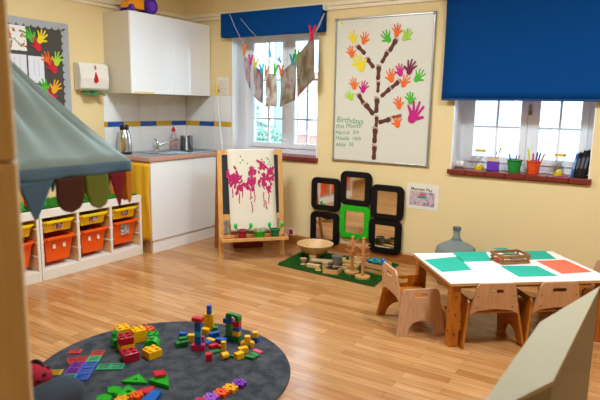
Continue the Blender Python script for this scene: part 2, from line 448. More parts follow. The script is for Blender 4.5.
for o_, k_ in ((fl, 1.25), (sp, 1.25), (pt, 1.12)): o_.scale = (k_, k_, k_)
u = thing('wall_cabinet', 'white gloss two-door wall cabinet above the kitchen worktop', 'cabinet', (0, -1.0975, 1.493))
H = .739
MB().box(.0, .352, .0, 1.086, .0, H, .001).build('carcass', mat('#d8cfba', .35, 0, 10, .02), u)
for a, c in ((0, .546), (.550, 1.086)):
    MB().box(.354, .373, a, c, .0, H, .003).build('door', gloss, u)
MB().box(.373, .3745, .02, .28, .006, .018).build('edge_tape', mat('#e8c53c', .5), u)

# yellow cloth at cabinet end
def yc(uu, v):
    return (.33 + .27 * uu + .008 * math.sin(v * 7), -1.125 - .005 * math.sin(uu * 14 + v * 3), .12 + .735 * v + (.012 * math.sin(uu * 9) if v == 0 else 0))
tag(MB().grid(yc, 16, 20).build('curtain', mat('#e8b021', .7, .2, 60, .08), None, True, solid=.002), 'yellow fabric sheet hanging on the end of the base cabinet', 'curtain')

# toy on top of the wall cabinet
ty = thing('toy_truck', 'orange toy truck with purple wheels on top of the wall cabinet', 'toy', (.30, -1.0, 2.232))
org = mat('#ee9412', .35)
MB().prism([(-.09, .03), (.10, .03), (.10, .16), (.0, .13), (-.09, .075)], -.05, .05, 'x').build('body', org, ty)
MB().box(-.045, .045, -.09, .0, .135, .155, .004).build('hatch', mat('#5da836', .4), ty)
MB().box(-.05, .05, .0, .10, .16, .185, .005).build('roof', mat('#d83a1e', .4), ty)
pur = mat('#4a2390', .35)
for x, y in ((.055, .175), (-.05, .175), (.05, -.06), (-.05, -.06)):
    rr = .073 if y > 0 else .03
    w_ = MB().cyl((x - .018, y, rr), (x + .018, y, rr), rr, n=28).build('wheel', pur, ty, True)
    MB().cyl((x + .018, y, rr), (x + .024, y, rr), rr * .55, n=20).cyl((x + .024, y, rr), (x + .028, y, rr), rr * .25, n=14).build('hub', mat('#6c3fc0', .35), w_, True)
MB().cyl((-.05, .175, .073), (.05, .175, .073), .008).box(-.02, .02, .09, .19, .055, .085).build('axle', org, ty)

# paper towel dispenser
dp = thing('towel_dispenser', 'white paper towel dispenser with a red drop mark on the wall', 'dispenser', (0, -1.285, 1.50))
MB().prism([(0, 0), (.10, .02), (.115, .12), (.10, .235), (.07, .262), (0, .262)], -.155, .155, 'y').build('housing', mat('#ece8dc', .3), dp).modifiers.new('bevel', 'BEVEL').width = .012
MB().grid(lambda a, v: (.02 + .095 * v + .01 * math.sin(a * 9), -.10 + .21 * a, -.005 - .022 * v + .006 * math.sin(a * 12)), 14, 6).build('paper_towel', mat('#2f9b62', .8), dp, True, solid=.003)
drop = [(0, .17)] + [(.019 * math.cos(a), .115 + .025 * math.sin(a)) for a in [PI * .85 - i * (PI * 1.7) / 14 + 0 for i in range(0)]]
dr = [(-.0, .175)] + [(.024 * math.cos(a), .105 + .026 * math.sin(a)) for a in [math.radians(25 - i * 16) for i in range(15)]]
MB().prism(dr, .110, .119, 'x').build('drop_logo', mat('#c01626', .35), dp)
text_mesh('5', .05, 'logo_mark', mat('#c01626', .4), Matrix.Translation((.1115, -.014, .20)) @ WALLA, dp, .003)

# white notice by the window
nt_ = thing('wall_notice', 'small white printed notice on the wall beside the left window', 'notice', (.54, -.001, 1.586))
MB().box(-.085, .085, -.002, 0, -.11, .11).build('sheet', mat('#e8e0cc', .7), nt_)
ln = MB()
for i in range(7): ln.box(-.065, .065 - (i % 3) * .02, -.0028, -.002, .06 - i * .024, .066 - i * .024)
ln.build('print', mat('#c4bcac', .7), nt_)
MB().cyl((-.06, -.004, -.035), (-.06, -.002, -.035), .012, n=12).build('sticker', mat('#3a3a40', .5), nt_)

# mop handle leaning
mp_ = thing('mop', 'white mop handle with a yellow grip leaning on the tiles', 'mop', (.85, -.27, 0))
top = Vector((-.375, .238, 1.61)); 
MB().cyl((0, 0, .03), top * .93, .010, n=12).build('handle', mat('#e6e6e6', .35), mp_, True)
MB().cyl(top * .93, top, .0125, n=12).build('grip', mat('#f2c81c', .4), mp_, True)
MB().cyl((0, 0, 0), (-.008, .008, .06), .05, .018, n=14).build('mop_head', mat('#dcdcd4', .8, .4, 90), mp_, True)

# ---------------------------------------------------------------- notice board
nb = thing('notice_board', 'dark display board with a silver scalloped border on the left wall', 'notice board', (.002, -2.2, 1.70))
MB().box(0, .012, -.85, .715, -.62, .378).build('backing', mat('#4d4a44', .9, .1, 100), nb)
silv = mat('#a9adb2', .45, .2, 60)
br_ = MB()
br_.box(.012, .016, -.85, .715, .335, .378); br_.box(.012, .016, .665, .715, -.62, .335); br_.box(.012, .016, -.85, .665, -.62, -.575)
for i in range(24):
    y = -.82 + i * .064
    if y < .66: br_.prism([(y + .03 * math.cos(a), .335 - .022 * math.sin(a)) for a in [PI * j / 8 for j in range(9)]], .012, .016, 'x')
for i in range(15):
    z = .30 - i * .062
    br_.prism([(.665 - .022 * math.sin(a), z + .03 * math.cos(a)) for a in [PI * j / 8 for j in range(9)]], .012, .016, 'x')
br_.build('border', silv, nb)
def sheetA(y0, y1, z0, z1, m, label, name='paper_sheet', lines=False):
    t = thing(name, label, 'paper', (.015, (y0 + y1) / 2, (z0 + z1) / 2))
    w, h = (y1 - y0) / 2, (z1 - z0) / 2
    MB().box(0, .002, -w, w, -h, h).build('sheet', m, t)
    if lines:
        l = MB()
        for yy in (-w * .25, w * .3): l.box(.002, .0025, yy, yy + .002, -h * .5, h * .8)
        l.build('pencil_line', mat('#8a8a90', .8), t)
    return t
sheetA(-2.05, -1.883, 1.812, 2.012, blotch('#ece9e4', ('#6d7a1c', '#b8541c'), 14, .8, 0, 2.0, .58), 'child painting with olive and brown splashes on the notice board', 'pinned_painting')
sheetA(-2.06, -1.893, 1.56, 1.782, mat('#dedee4', .8), 'plain white sheet at the left of the notice board under the painting', lines=True)
sheetA(-1.878, -1.736, 1.557, 1.778, mat('#e2e2e8', .8), 'plain white sheet with pencil lines beside the red handprints', lines=True)

# ---------------------------------------------------------------- hand and foot cut-outs
def hand_poly(s, left=False):
    """outline of an open hand, wrist at the bottom, about s tall"""
    sg = -1 if left else 1
    F = [(158, .66, .062), (116, .92, .055), (94, 1.0, .056), (72, .94, .055), (46, .78, .048)]
    valley = [(-.22, .02), (-.13, .15), (-.01, .18), (.115, .15), ]
    pts = [(-.13, -.38), (-.20, -.28)]
    o = Vector((0, -.12)); starts = [(-.22, -.20)] + valley; ends = valley + [(.22, .0)]
    for i, (a, L, w) in enumerate(F):
        a = math.radians(a); d = Vector((math.cos(a), math.sin(a))); n = Vector((d.y, -d.x)); tip = o + d * L * .80
        pts.append(starts[i]) if i == 0 else None
        pts += [tuple(tip - n * w), tuple(tip + d * w * .8 - n * w * .5), tuple(tip + d * w * .8 + n * w * .5), tuple(tip + n * w), ends[i]]
    pts += [(.21, -.22), (.13, -.38), (0, -.42)]
    return [(sg * x * s, y * s) for x, y in pts]
def rot2(p, a): return [(x * math.cos(a) - y * math.sin(a), x * math.sin(a) + y * math.cos(a)) for x, y in p]
HC = dict(yellow='#ead21e', orange='#ef6a1c', green='#4db52c', lime='#a6d62e', magenta='#c4147a', maroon='#7d1640', red='#d01e34', amber='#f0a81c')
def hand(wall, a, z, size, col, ang, label, group, off=.0):
    HN[0] += 1
    P = rot2(hand_poly(size, random.random() < .5), math.radians(ang))
    m = mat(HC[col], .7, .1, 60, .2)
    if wall == 'B': o = MB().prism(P, -.0003, 0, 'y').build('paper_handprint', m, None, loc=(a, off - .0004 * (HN[0] % 10), z))
    else: o = MB().prism(P, 0, .0015, 'x').build('paper_handprint', m, None, loc=(off, a, z))
    return tag(o, label, 'handprint', group)

g = 'paper hands on the notice board'
for (y, z, c, a, lb) in ((-1.849, 1.93, 'green', 35, 'green paper hand in the top trio on the notice board'), (-1.757, 1.93, 'yellow', -30, 'yellow paper hand in the top trio on the notice board'), (-1.785, 1.866, 'red', 10, 'red paper hand at the bottom of the top trio on the notice board'),
        (-1.697, 1.75, 'orange', 30, 'orange paper hand in the middle trio on the notice board'), (-1.612, 1.756, 'lime', -20, 'bright green paper hand in the middle trio on the notice board'), (-1.655, 1.688, 'red', 30, 'red paper hand in the middle trio on the notice board'),
        (-1.738, 1.518, 'green', 25, 'green paper hand in the lowest trio on the notice board'), (-1.646, 1.516, 'amber', -30, 'amber paper hand in the lowest trio on the notice board'), (-1.69, 1.445, 'red', 0, 'red paper hand in the lowest trio on the notice board')):
    hand('A', y, z, .115, c, a, lb, g, .0190 + (.002 if c in ('red',) else 0) + (.004 if c in ('yellow', 'amber', 'lime') else 0))

# ---------------------------------------------------------------- whiteboard
wb = thing('whiteboard', 'large white magnetic board with a footprint tree on the window wall', 'whiteboard', (2.38, -.004, 1.549))
MB().box(-.465, .465, -.008, 0, -.638, .638).build('panel', mat('#dcd9c8', .28, 0, 8, .01), wb)
alu = mat('#aaa9a2', .35, metal=.7)
f = MB(); f.box(-.474, .474, -.018, 0, .636, .65, .003).box(-.474, .474, -.018, 0, -.65, -.636, .003).box(-.474, -.46, -.018, 0, -.636, .636, .003).box(.46, .474, -.018, 0, -.636, .636, .003)
f.build('frame', alu, wb)
for sx in (-.465, .465):
    for sz in (-.64, .64): MB().box(sx - .014, sx + .014, -.021, -.001, sz - .014, sz + .014, .004).build('corner_cap', mat('#8c8c88', .5), wb)
MB().box(-.44, -.41, -.0095, -.008, .60, .625).build('sticker', mat('#e8d820', .5), wb)
yF = -.0125
brown = mat('#5c2a20', .7, .1, 40, .2); pale = mat('#c9a898', .7)
# (x, z, length, heading angle from vertical in degrees)
feet = [(2.340, .994, .135, 0, 'brown footprint at the very foot of the tree trunk'), (2.341, 1.150, .145, 0, 'brown footprint second from the bottom of the trunk'), (2.350, 1.275, .105, 0, 'short brown footprint where the lowest right branch leaves the trunk'),
        (2.347, 1.422, .14, 0, 'long brown footprint in the middle of the trunk'), (2.354, 1.583, .10, 0, 'brown footprint where the long right branch leaves the trunk'), (2.352, 1.710, .13, 0, 'brown footprint at the top of the trunk'),
        (2.266, 1.798, .12, 42, 'brown footprint starting the upper left branch'), (2.171, 1.916, .12, 50, 'brown footprint ending the upper left branch'), (2.406, 1.842, .12, -28, 'brown footprint starting the upper right branch'), (2.480, 1.942, .13, -30, 'brown footprint ending the upper right branch'),
        (2.430, 1.535, .12, -48, 'brown footprint starting the middle right branch'), (2.510, 1.598, .12, -50, 'brown footprint ending the middle right branch'), (2.273, 1.388, .14, 45, 'brown footprint starting the lower left branch'), (2.188, 1.475, .12, 35, 'brown footprint ending the lower left branch'),
        (2.431, 1.284, .13, -72, 'brown footprint starting the lowest right branch'), (2.545, 1.325, .09, -78, 'dark footprint ending the lowest right branch')]
for x, z, L, a, lb in feet:
    pl = [(-.17, -.5), (-.24, -.42), (-.25, -.3), (-.19, -.1), (-.2, .1), (-.27, .3), (-.2, .42), (0, .46), (.2, .42), (.27, .25), (.16, 0), (.2, -.3), (.18, -.42), (.1, -.5)]
    pl = [(px * L * .72, pz * L) for px, pz in pl]
    R = math.radians(a)
    m_ = MB(); m_.prism(rot2(pl, R), -.001, 0, 'y'); m_.mi = 1
    for i in range(5):
        c = rot2([((-.2 + .1 * i) * L * .8, (.53 - .03 * abs(i - 1)) * L)], R)[0]; rr = L * (.06 if i else .075)
        m_.prism([(c[0] + rr * math.cos(t_ * PI / 4), c[1] + rr * math.sin(t_ * PI / 4)) for t_ in range(8)], -.0011, 0, 'y')
    tag(m_.build('paper_footprint', [brown, pale], loc=(x, yF, z)), lb, 'footprint', 'footprints forming a tree on the whiteboard')
g = 'paper handprint leaves on the whiteboard'
for x, z, c, s_, a, lb in ((2.085, 2.016, 'yellow', .13, 25, 'yellow handprint leaf at the top left of the tree'), (2.197, 2.001, 'orange', .12, -10, 'orange handprint leaf between the yellow leaf and the top of the left branch'), (2.073, 1.887, 'orange', .12, 20, 'orange handprint leaf left of the upper left branch tip'),
        (2.165, 1.778, 'yellow', .18, 30, 'biggest yellow handprint leaf under the upper left branch'), (2.426, 2.006, 'green', .13, 35, 'green handprint leaf left of the top orange leaf'), (2.509, 2.054, 'orange', .12, 0, 'topmost orange handprint leaf of the tree'), (2.595, 2.012, 'lime', .12, -35, 'lime green handprint leaf at the top right of the tree'),
        (2.476, 1.667, 'orange', .13, 10, 'orange handprint leaf above the middle right branch'), (2.56, 1.715, 'magenta', .12, 10, 'magenta handprint leaf above the middle right branch'), (2.649, 1.735, 'maroon', .14, -15, 'dark maroon handprint leaf at the right of the tree'), (2.722, 1.664, 'green', .13, -35, 'green handprint leaf furthest right beside the maroon leaf'), (2.604, 1.617, 'orange', .12, -25, 'orange handprint leaf at the tip of the middle right branch'),
        (2.11, 1.60, 'orange', .12, 15, 'orange handprint leaf above the lower left branch'), (2.21, 1.57, 'magenta', .12, -15, 'magenta handprint leaf at the tip of the lower left branch'), (2.076, 1.494, 'lime', .11, 40, 'lime handprint leaf left of the lower left branch'),
        (2.663, 1.473, 'green', .12, 10, 'green handprint leaf just above the big magenta one'), (2.557, 1.43, 'orange', .12, 15, 'orange handprint leaf above the lowest right branch'), (2.70, 1.342, 'magenta', .21, -20, 'biggest magenta handprint leaf at the right of the lowest branch'), (2.554, 1.268, 'orange', .12, 10, 'orange handprint leaf under the tip of the lowest right branch')):
    hand('B', x, z, s_ * .86, c, a, lb, g, yF - .0013)
gp = mat('#4c9a6a', .6)
for i, (tx, sz, x, z) in enumerate((('Birthdays', .075, 1.935, 1.262), ('this Month', .062, 1.932, 1.200), ('Marcus  5th', .052, 1.93, 1.142), ('Mikeila  16th', .052, 1.93, 1.090), ('Abby  26', .052, 1.935, 1.030))):
    text_mesh(tx, sz, 'handwriting', gp, Matrix.Translation((x - 2.38, -.0085, z - 1.549)) @ Matrix.Rotation(math.radians((3, -3, -4, -2, -4)[i]), 4, 'Y') @ WALLB, wb, .0005, .15)

# ---------------------------------------------------------------- drying line with paintings
S1 = [(.72, -.105, 2.315), (.80, -.12, 2.18), (.952, -.15, 1.975), (1.04, -.15, 1.86), (1.114, -.15, 1.79), (1.224, -.15, 1.725), (1.331, -.15, 1.70), (1.401, -.15, 1.715), (1.50, -.15, 1.775), (1.571, -.15, 1.845), (1.742, -.15, 2.03), (1.80, -.13, 2.14), (1.835, -.11, 2.24)]
tag(MB().tube(S1, .0025, 6).build('drying_line', mat('#d8d4c8', .8)), 'white string hung across the left window with paintings pegged to it', 'string')
S2 = [(.86, -.103, 2.26), (.99, -.115, 2.14), (1.113, -.12, 2.04), (1.234, -.12, 1.90), (1.353, -.12, 1.83), (1.55, -.12, 1.86), (1.70, -.12, 2.0), (1.825, -.105, 2.24)]
tag(MB().tube(S2, .002, 6).build('drying_line', mat('#c8c4b8', .8)), 'second thinner string behind, with no paintings on it', 'string')
arts = [([(.943, 1.900), (1.033, 1.826), (1.018, 1.552), (.945, 1.740)], '#d2cccc', ('#8a7c80', '#c04c64'), 'narrow grey painting hanging at the left end of the string'),
        ([(1.070, 1.80), (1.190, 1.720), (1.178, 1.416), (1.071, 1.488)], '#ccc2ba', ('#6a5a50', '#b0606c'), 'grey and brown painting second from the left on the string'),
        ([(1.215, 1.715), (1.348, 1.70), (1.355, 1.396), (1.222, 1.390)], '#e6dccc', ('#b08a68', '#8c5c44'), 'pale tan painting at the lowest middle point of the string'),
        ([(1.395, 1.715), (1.570, 1.835), (1.578, 1.460), (1.402, 1.385)], '#c4bcac', ('#8a7c54', '#b83c58'), 'olive grey painting right of the lowest point of the string'),
        ([(1.570, 1.855), (1.765, 2.045), (1.788, 1.655), (1.605, 1.480)], '#b4a48c', ('#80704c', '#a06848'), 'largest brown painting hanging at the right end under the red peg')]
for i, (q, base, cols, lb) in enumerate(arts):
    TL, TR, BR, BL = q; 
    # sheets hang into the room a little; scale toward their true place
    def fn(u_, v_, q=q, i=i):
        x = (q[0][0] * (1 - u_) + q[1][0] * u_) * (1 - v_) + (q[3][0] * (1 - u_) + q[2][0] * u_) * v_
        z = (q[0][1] * (1 - u_) + q[1][1] * u_) * (1 - v_) + (q[3][1] * (1 - u_) + q[2][1] * u_) * v_
        return (x, -.155 - .004 * i - .02 * math.sin(PI * u_) * v_ - .012 * v_ * math.sin(v_ * 5 + i), z)
    tag(MB().grid(fn, 8, 10).build('painting', blotch(base, cols, 13, .75, .58, i * 3.7, .50, .22, .45), None, True, solid=.001), lb, 'painting', 'paintings pegged on the string')
def peg(x, z, col, tilt, lb, y=-.155, s=1.0):
    t = thing('clothes_peg', lb, 'peg', (x, y, z), 0, 'coloured pegs on the drying strings'); t.rotation_euler = (0, tilt, 0); t.scale = (s, s, s)
    m = mat(col, .4)
    MB().prism([(-.006, -.035), (-.001, -.035), (-.001, .0), (-.013, .042), (-.02, .040), (-.011, .0)], -.006, .006, 'y').build('prong', m, t)
    MB().prism([(.006, -.035), (.001, -.035), (.001, .0), (.013, .042), (.02, .040), (.011, .0)], -.006, .006, 'y').build('prong', m, t)
    MB().cyl((0, -.009, .002), (0, .009, .002), .004, n=8).build('spring', steel, t)
for x, z, c, ti, lb in ((.956, 1.940, '#f08018', .1, 'orange peg highest at the left of the string'), (1.033, 1.84, '#e0388c', .05, 'pink peg beside the first yellow peg'), (1.094, 1.805, '#d8d820', .2, 'yellow peg on the second painting'), (1.172, 1.75, '#20b0b8', -.1, 'turquoise peg near the middle of the string'), (1.226, 1.73, '#f08a20', .2, 'orange peg beside the turquoise peg'),
        (1.333, 1.745, '#5cc020', .2, 'light green peg on the tan painting'), (1.401, 1.73, '#f08020', .0, 'orange peg at the right of the tan painting'), (1.530, 1.83, '#109898', -.1, 'teal peg left of the upper green peg'), (1.575, 1.865, '#40b838', .1, 'green peg above the olive painting')):
    peg(x, z, c, ti, lb, -.164, 1.4)
peg(1.745, 2.06, '#d4143c', .05, 'big red peg at the top right of the string', -.175, 1.8)
peg(1.243, 1.894, '#30b8c0', -.4, 'small turquoise peg on the thin string behind', -.122, .8)
peg(1.353, 1.838, '#a82c98', -.6, 'small purple peg on the thin string behind', -.122, .8)

# ---------------------------------------------------------------- window sill things
def cup(name, lb, cat, x, y, z, r0, r1, h, m, rim=True):
    t = thing(name, lb, cat, (x, y, z))
    prof = [(r0, 0), (r1, h), (r1 - .003, h), (r0 - .003, .004), (.001, .004)]
    MB().lathe([(.001, 0)] + prof, n=24, cap=False).build('tub', m, t, True)
    if rim: MB().lathe([(r1, h - .012), (r1 + .008, h - .008), (r1 + .008, h), (r1, h)], n=24, cap=False).build('rim', m, t, True)
    return t
def stick(name, lb, cat, base, top_, r, col, tipcol=None, group=None):
    t = thing(name, lb, cat, base, 0, group)
    d = Vector(top_) - Vector(base)
    MB().cyl((0, 0, 0), d * .86, r, n=8).build('barrel', mat(col, .4), t, True)
    MB().cyl(d * .86, d, r * 1.05, r * .75, n=8).build('cap', mat(tipcol or col, .4), t, True)
ZS = .896
tr = thing('paper_cup', 'white paper cup lying on its side at the left end of the right window sill', 'cup', (3.10, .10, ZS + .036))
MB().cyl((-.05, .02, 0), (.045, -.01, 0), .036, .028, 20).build('cup', mat('#e8e6e2', .6), tr, True)
MB().cyl((-.052, .0206, 0), (-.050, .020, 0), .029, .029, 20).build('mouth', mat('#9a9488', .8), tr)
for i in range(2): MB().ball((.01 + .02 * i, -.03, .012 - .012 * i), .004).build('spot', mat('#303030', .6), tr)
def timer(x, y, lb):
    t = thing('sand_timer', lb, 'sand timer', (x, y, ZS), .3, 'yellow sand timers on the sill')
    ym = mat('#e4c010', .35)
    for z in (0, .152): MB().cyl((0, 0, z), (0, 0, z + .02), .043, n=6).build('end_cap', ym, t)
    MB().lathe([(.032, .02), (.034, .04), (.03, .062), (.008, .085), (.008, .091), (.03, .114), (.034, .134), (.032, .152)], n=20, cap=False).build('bulb', glass_mat('#f4f8f8', 1.12), t, True)
    MB().lathe([(.03, .021), (.024, .034), (.002, .05)], n=16).build('sand', mat('#e8c84a', .8), t, True)
timer(3.262, .12, 'yellow sand timer left of the purple pencil box'); timer(3.885, .10, 'yellow sand timer between the orange pot and the books')
pb = thing('pencil_box', 'purple pencil pot cut like a picket fence on the sill', 'pencil pot', (3.378, .10, ZS))
MB().box(-.045, .045, -.03, .03, .0, .004).box(-.045, .045, -.03, -.026, 0, .08).box(-.045, .045, .026, .03, 0, .08).box(-.045, -.041, -.026, .026, 0, .08).box(.041, .045, -.026, .026, 0, .08).build('box', mat('#6a3ab8', .4), pb)
pk = MB()
for i in range(4): a = -.045 + i * .0225; pk.prism([(a, .08), (a + .0225, .08), (a + .0225, .1), (a + .011, .122), (a, .1)], -.03, -.026, 'y')
pk.build('picket', mat('#d8b898', .6), pb)
g = 'pens and pencils in pots on the right window sill'
for i, (dx, dz, c, n_) in enumerate(((-.02, .14, '#d09858', 'tan'), (.012, .16, '#caa040', 'ochre'), (.03, .175, '#d8b020', 'yellow'))):
    stick('pencil', n_ + ' pencil standing in the purple picket pot', 'pencil', (3.378 + dx * .5, .11, ZS + .005), (3.378 + dx * 1.4, .12, ZS + dz), .004, c, '#6a3a1a', g)
MB().ball((3.426 - 3.378, .02, .182), .011).build('topper', mat('#e8c020', .5), pb)
gp_ = cup('pen_pot', 'green plastic pot of pens on the right window sill', 'pen pot', 3.55, .09, ZS, .045, .058, .105, mat('#1f8f3c', .35))
for c, a, z, n_ in (('#402a78', -.03, .15, 'purple'), ('#e8641c', .02, .14, 'orange'), ('#2058c0', .005, .145, 'blue'), ('#e8e4e0', .04, .13, 'white')):
    stick('felt_pen', n_ + ' pen standing in the green pot', 'pen', (3.55 + a * .6, .095, ZS + .006), (3.55 + a * 1.6, .10, ZS + z), .006, c, None, g)
op_ = cup('pen_pot', 'orange plastic pot of pens on the right window sill', 'pen pot', 3.695, .09, ZS, .043, .055, .105, mat('#e8501c', .35))
for c, a, z, n_ in (('#e0d818', -.028, .2, 'tall yellow'), ('#c81850', -.005, .165, 'crimson'), ('#5c2c98', .012, .175, 'violet'), ('#1c3c90', .024, .17, 'navy'), ('#f07868', .04, .165, 'coral')):
    stick('felt_pen', n_ + ' pen standing in the orange pot', 'pen', (3.695 + a * .5, .095, ZS + .006), (3.695 + a * 1.9, .10, ZS + z), .007, c, None, g)
gb_ = 'files leaning at the right end of the sill'
for i, (x, w, h, c, lb) in enumerate(((3.986, .018, .19, '#3a62a0', 'blue booklet leaning leftmost against the black files'), (4.009, .024, .20, '#121318', 'black file next to the blue booklet'), (4.036, .027, .215, '#1a1b20', 'second black file from the blue booklet'), (4.063, .025, .22, '#0e0f14', 'black file nearest the right window reveal'))):
    t = thing('file', lb, 'file', (x, .06, ZS), 0, gb_); t.rotation_euler = (0, math.radians(9), 0)
    MB().box(-w / 2, w / 2, -.045, .12, .0, h, .003).build('cover', mat(c, .35), t)
    MB().box(-w / 2 + .003, w / 2 - .003, -.043, .118, h, h + .001).build('pages', mat('#d8d4cc', .8), t)
    MB().box(-w / 2 + .004, w / 2 - .004, -.0465, -.045, h * .35, h * .75).build('spine_label', mat('#5a6068' if i else '#88aadd', .6), t)
pcl = thing('loose_pencil', 'pink pencil lying on the sill beside the right sand timer', 'pencil', (3.935, .03, ZS + .004), .1)
MB().cyl((-.045, 0, 0), (.03, 0, 0), .004, n=6).build('shaft', mat('#c03078', .5), pcl); MB().cyl((.03, 0, 0), (.042, 0, 0), .004, .0005, n=6).build('tip', mat('#e0c098', .5), pcl)

# ---------------------------------------------------------------- rounded wall mirrors
mir = mat('#e8e6e2', .04, .0, 3, .01, metal=1)
gm = 'rounded square mirrors on the wall'
for x, z, c, lb in ((1.850, .560, 'k', 'black framed mirror at the upper left of the group'), (2.173, .645, 'k', 'black framed mirror at the top centre above the green one'), (2.495, .545, 'k', 'black framed mirror at the upper right beside the poster'),
        (1.847, .222, 'k', 'black framed mirror at the lower left behind the wooden bowl'), (2.173, .322, 'g', 'bright green framed mirror in the middle of the group'), (2.487, .228, 'k', 'black framed mirror at the lower right behind the blue crate')):
    t = thing('wall_mirror', lb, 'mirror', (x, -.017, z), 0, gm)
    O = rrect(.322, .322, .058, 5); I = rrect(.200, .212, .014, 5)
    O2 = rrect(.304, .304, .052, 5); I2 = rrect(.216, .226, .014, 5)
    fr = MB(); fm = mat('#0a0b0c', .42, spec=.3) if c == 'k' else mat('#22ae18', .4)
    fr.holed(O, I2, -.018, .0, 'y'); fr.holed(O2, I, -.026, -.018, 'y')
    fr.build('frame', fm, t)
    MB().prism(rrect(.214, .224, .012, 5), -.016, -.010, 'y').build('mirror_glass', mir, t)
po = thing('poster', 'laminated white poster about magnetic play on the wall', 'poster', (2.814, -.001, .630), 0); po.rotation_euler = (0, math.radians(1.5), 0)
MB().box(-.15, .15, -.002, 0, -.115, .115).build('sheet', mat('#e8e2cf', .4), po)
text_mesh('Magnetic Play', .036, 'title', mat('#4a4640', .6), Matrix.Translation((-.108, -.0025, .052)) @ WALLB, po, .0004, 0, .0006)
MB().box(-.115, .115, -.003, -.002, -.083, .044).build('picture', blotch('#a8b4c8', ('#c8a0a8', '#8f86b0', '#d8b4a4'), 18, .5, 0, 4.0, .5), po)
pf = MB(); pf.prism([(.024 * math.cos(t_ * PI / 6) + .0, .018 * math.sin(t_ * PI / 6) + .018) for t_ in range(12)], -.004, -.003, 'y'); pf.build('printed_flower', mat('#c8606c', .5), po)
pf = MB(); pf.prism([(-.05, -.01), (-.02, .008), (.02, .008), (.05, -.01), (.03, -.014), (-.03, -.014)], -.0038, -.003, 'y'); pf.build('printed_leaf', mat('#1f8f80', .5), po)
sc = thing('wall_socket', 'white socket cover with a red square low on the wall by the easel', 'socket', (1.425, -.0165, .128))
MB().box(-.055, .055, -.008, .0165, -.035, .035, .003).build('plate', white, sc); MB().box(.005, .05, -.012, -.008, -.022, .028, .002).build('red_square', mat('#d02028', .5), sc)

# ---------------------------------------------------------------- toy storage units
shelfw = mat('#e9e4d8', .4, .05, 30, .02)
pinek = wood('#e2bc84', '#d2a468', .5, (30, 3, 3))
def tub(name, lb, y, z, h, w, col, loc_x=.09):
    """plastic tray; front faces +x; y centre, z base"""
    t = thing(name, lb, 'tray', (0, y, z), 0, 'plastic trays in the white shelf units')
    m = mat(col, .3, 0, 10, .03)
    x0, x1 = .12, .515
    a = .024 * h / .2 + .004
    b_ = MB()
    W = w / 2
    def ring(e, zz, i=0): return [(x0 + e + i, -W + e + i, zz), (x1 - e - i, -W + e + i, zz), (x1 - e - i, W - e - i, zz), (x0 + e + i, W - e - i, zz)]
    R = [ring(a + .015, 0), ring(.015, h - .02), ring(.015, h - .02, -.002)]
    v = [[b_._v(p) for p in r_] for r_ in (ring(a + .015, 0), ring(.015, h), ring(.0175, h), ring(a + .0175, .003))]
    b_._f(v[0][::-1])
    for A_, B_ in zip(v, v[1:]):
        for i in range(4): j = (i + 1) % 4; b_._f([A_[i], A_[j], B_[j], B_[i]])
    b_._f(v[3]); b_.build('tub', m, t)
    r_ = MB()
    r_.holed([(p[0], p[1]) for p in ring(0, 0)], [(p[0], p[1]) for p in ring(.0155, 0)], h - .012, h + .001, 'z')
    r_.box(x1, x1 + .012, -W * .82, W * .82, h - .022, h + .001, .004)
    r_.build('rim', m, t)
    return t, x1 - .015 - .1 * a
def storage(y1, lb, toys):
    t = thing('shelf_unit', lb, 'shelf', (0, y1, 0), 0, 'white toy storage units')
    L = 1.025; x0, x1 = .085, .53
    MB().box(x0, x1, -L, 0, .50, .565, .003).build('top', shelfw, t)
    MB().box(x0, x1, -L + .022, -.022, .0, .085, .002).build('base', shelfw, t)
    pw = (L - 4 * .022) / 3
    for i in range(4):
        yy = -i * (pw + .022)
        MB().box(x0, x1 - (.0 if i in (0, 3) else .002), yy - .022, yy, 0 if i in (0, 3) else .085, .50, .002).build('upright', shelfw, t)
    rn = wood('#e6c490', '#d8b078', .5, (3, 30, 30))
    for i in range(3):
        for s_, yy in ((1, -i * (pw + .022) - .022), (-1, -(i + 1) * (pw + .022))):
            MB().box(x0 + .01, x1 - .012, min(yy - .0015 * s_, yy), max(yy, yy - .0015 * s_), .09, .497).build('inner_lining', rn, t)
            for zz in (.20, .31, .42): MB().box(x0 + .01, x1 - .006, min(yy, yy - .009 * s_), max(yy, yy - .009 * s_), zz, zz + .008).build('runner', shelfw, t)
    MB().box(x0, x0 + .006, -L + .02, -.02, .08, .5).build('back', pinek, t)
    return [y1 - .022 - pw / 2 - i * (pw + .022) for i in range(3)], pw
names = ['rightmost', 'second from the right', 'third from the right', 'fourth from the right', 'fifth from the right', 'leftmost']
cols1, pw = storage(-1.165, 'white shelf unit of coloured trays next to the kitchen cabinet', 0)
cols2, _ = storage(-2.195, 'second white shelf unit of trays, partly behind the wooden post', 0)
for i, yc_ in enumerate(cols1 + cols2):
    t, xf = tub('shallow_tray', 'shallow yellow tray, %s under the shelf top' % names[i], yc_, .372, .095, pw - .022, '#f0c814')
    if i < 4: 
        MB().box(xf + .0, xf + .0035, -.035, .04, .025, .08).build('picture_label', blotch('#c8c4bc', ('#404858', '#b04858'), 40, .5, 0, i * 5.0, .5), t)
    z2, h2 = (.125, .205) if i != 0 else (.135, .21)
    t, xf = tub('deep_tray', 'deep orange tray, %s below its yellow tray' % names[i], yc_, z2, h2, pw - .022, '#ee5a14')
    if i == 0: MB().box(xf - .003, xf + .003, -.045, .05, .085, .18).build('picture_label', blotch('#9a9690', ('#54504c', '#c8c4bc'), 40, .5, 0, 9.0, .5), t)
    elif i < 3:
        for dy in (-.045, .045): MB().box(xf - .003, xf + .003, dy - .012, dy + .012, .11, .145).build('sticker', mat('#e8dcd0', .6), t)
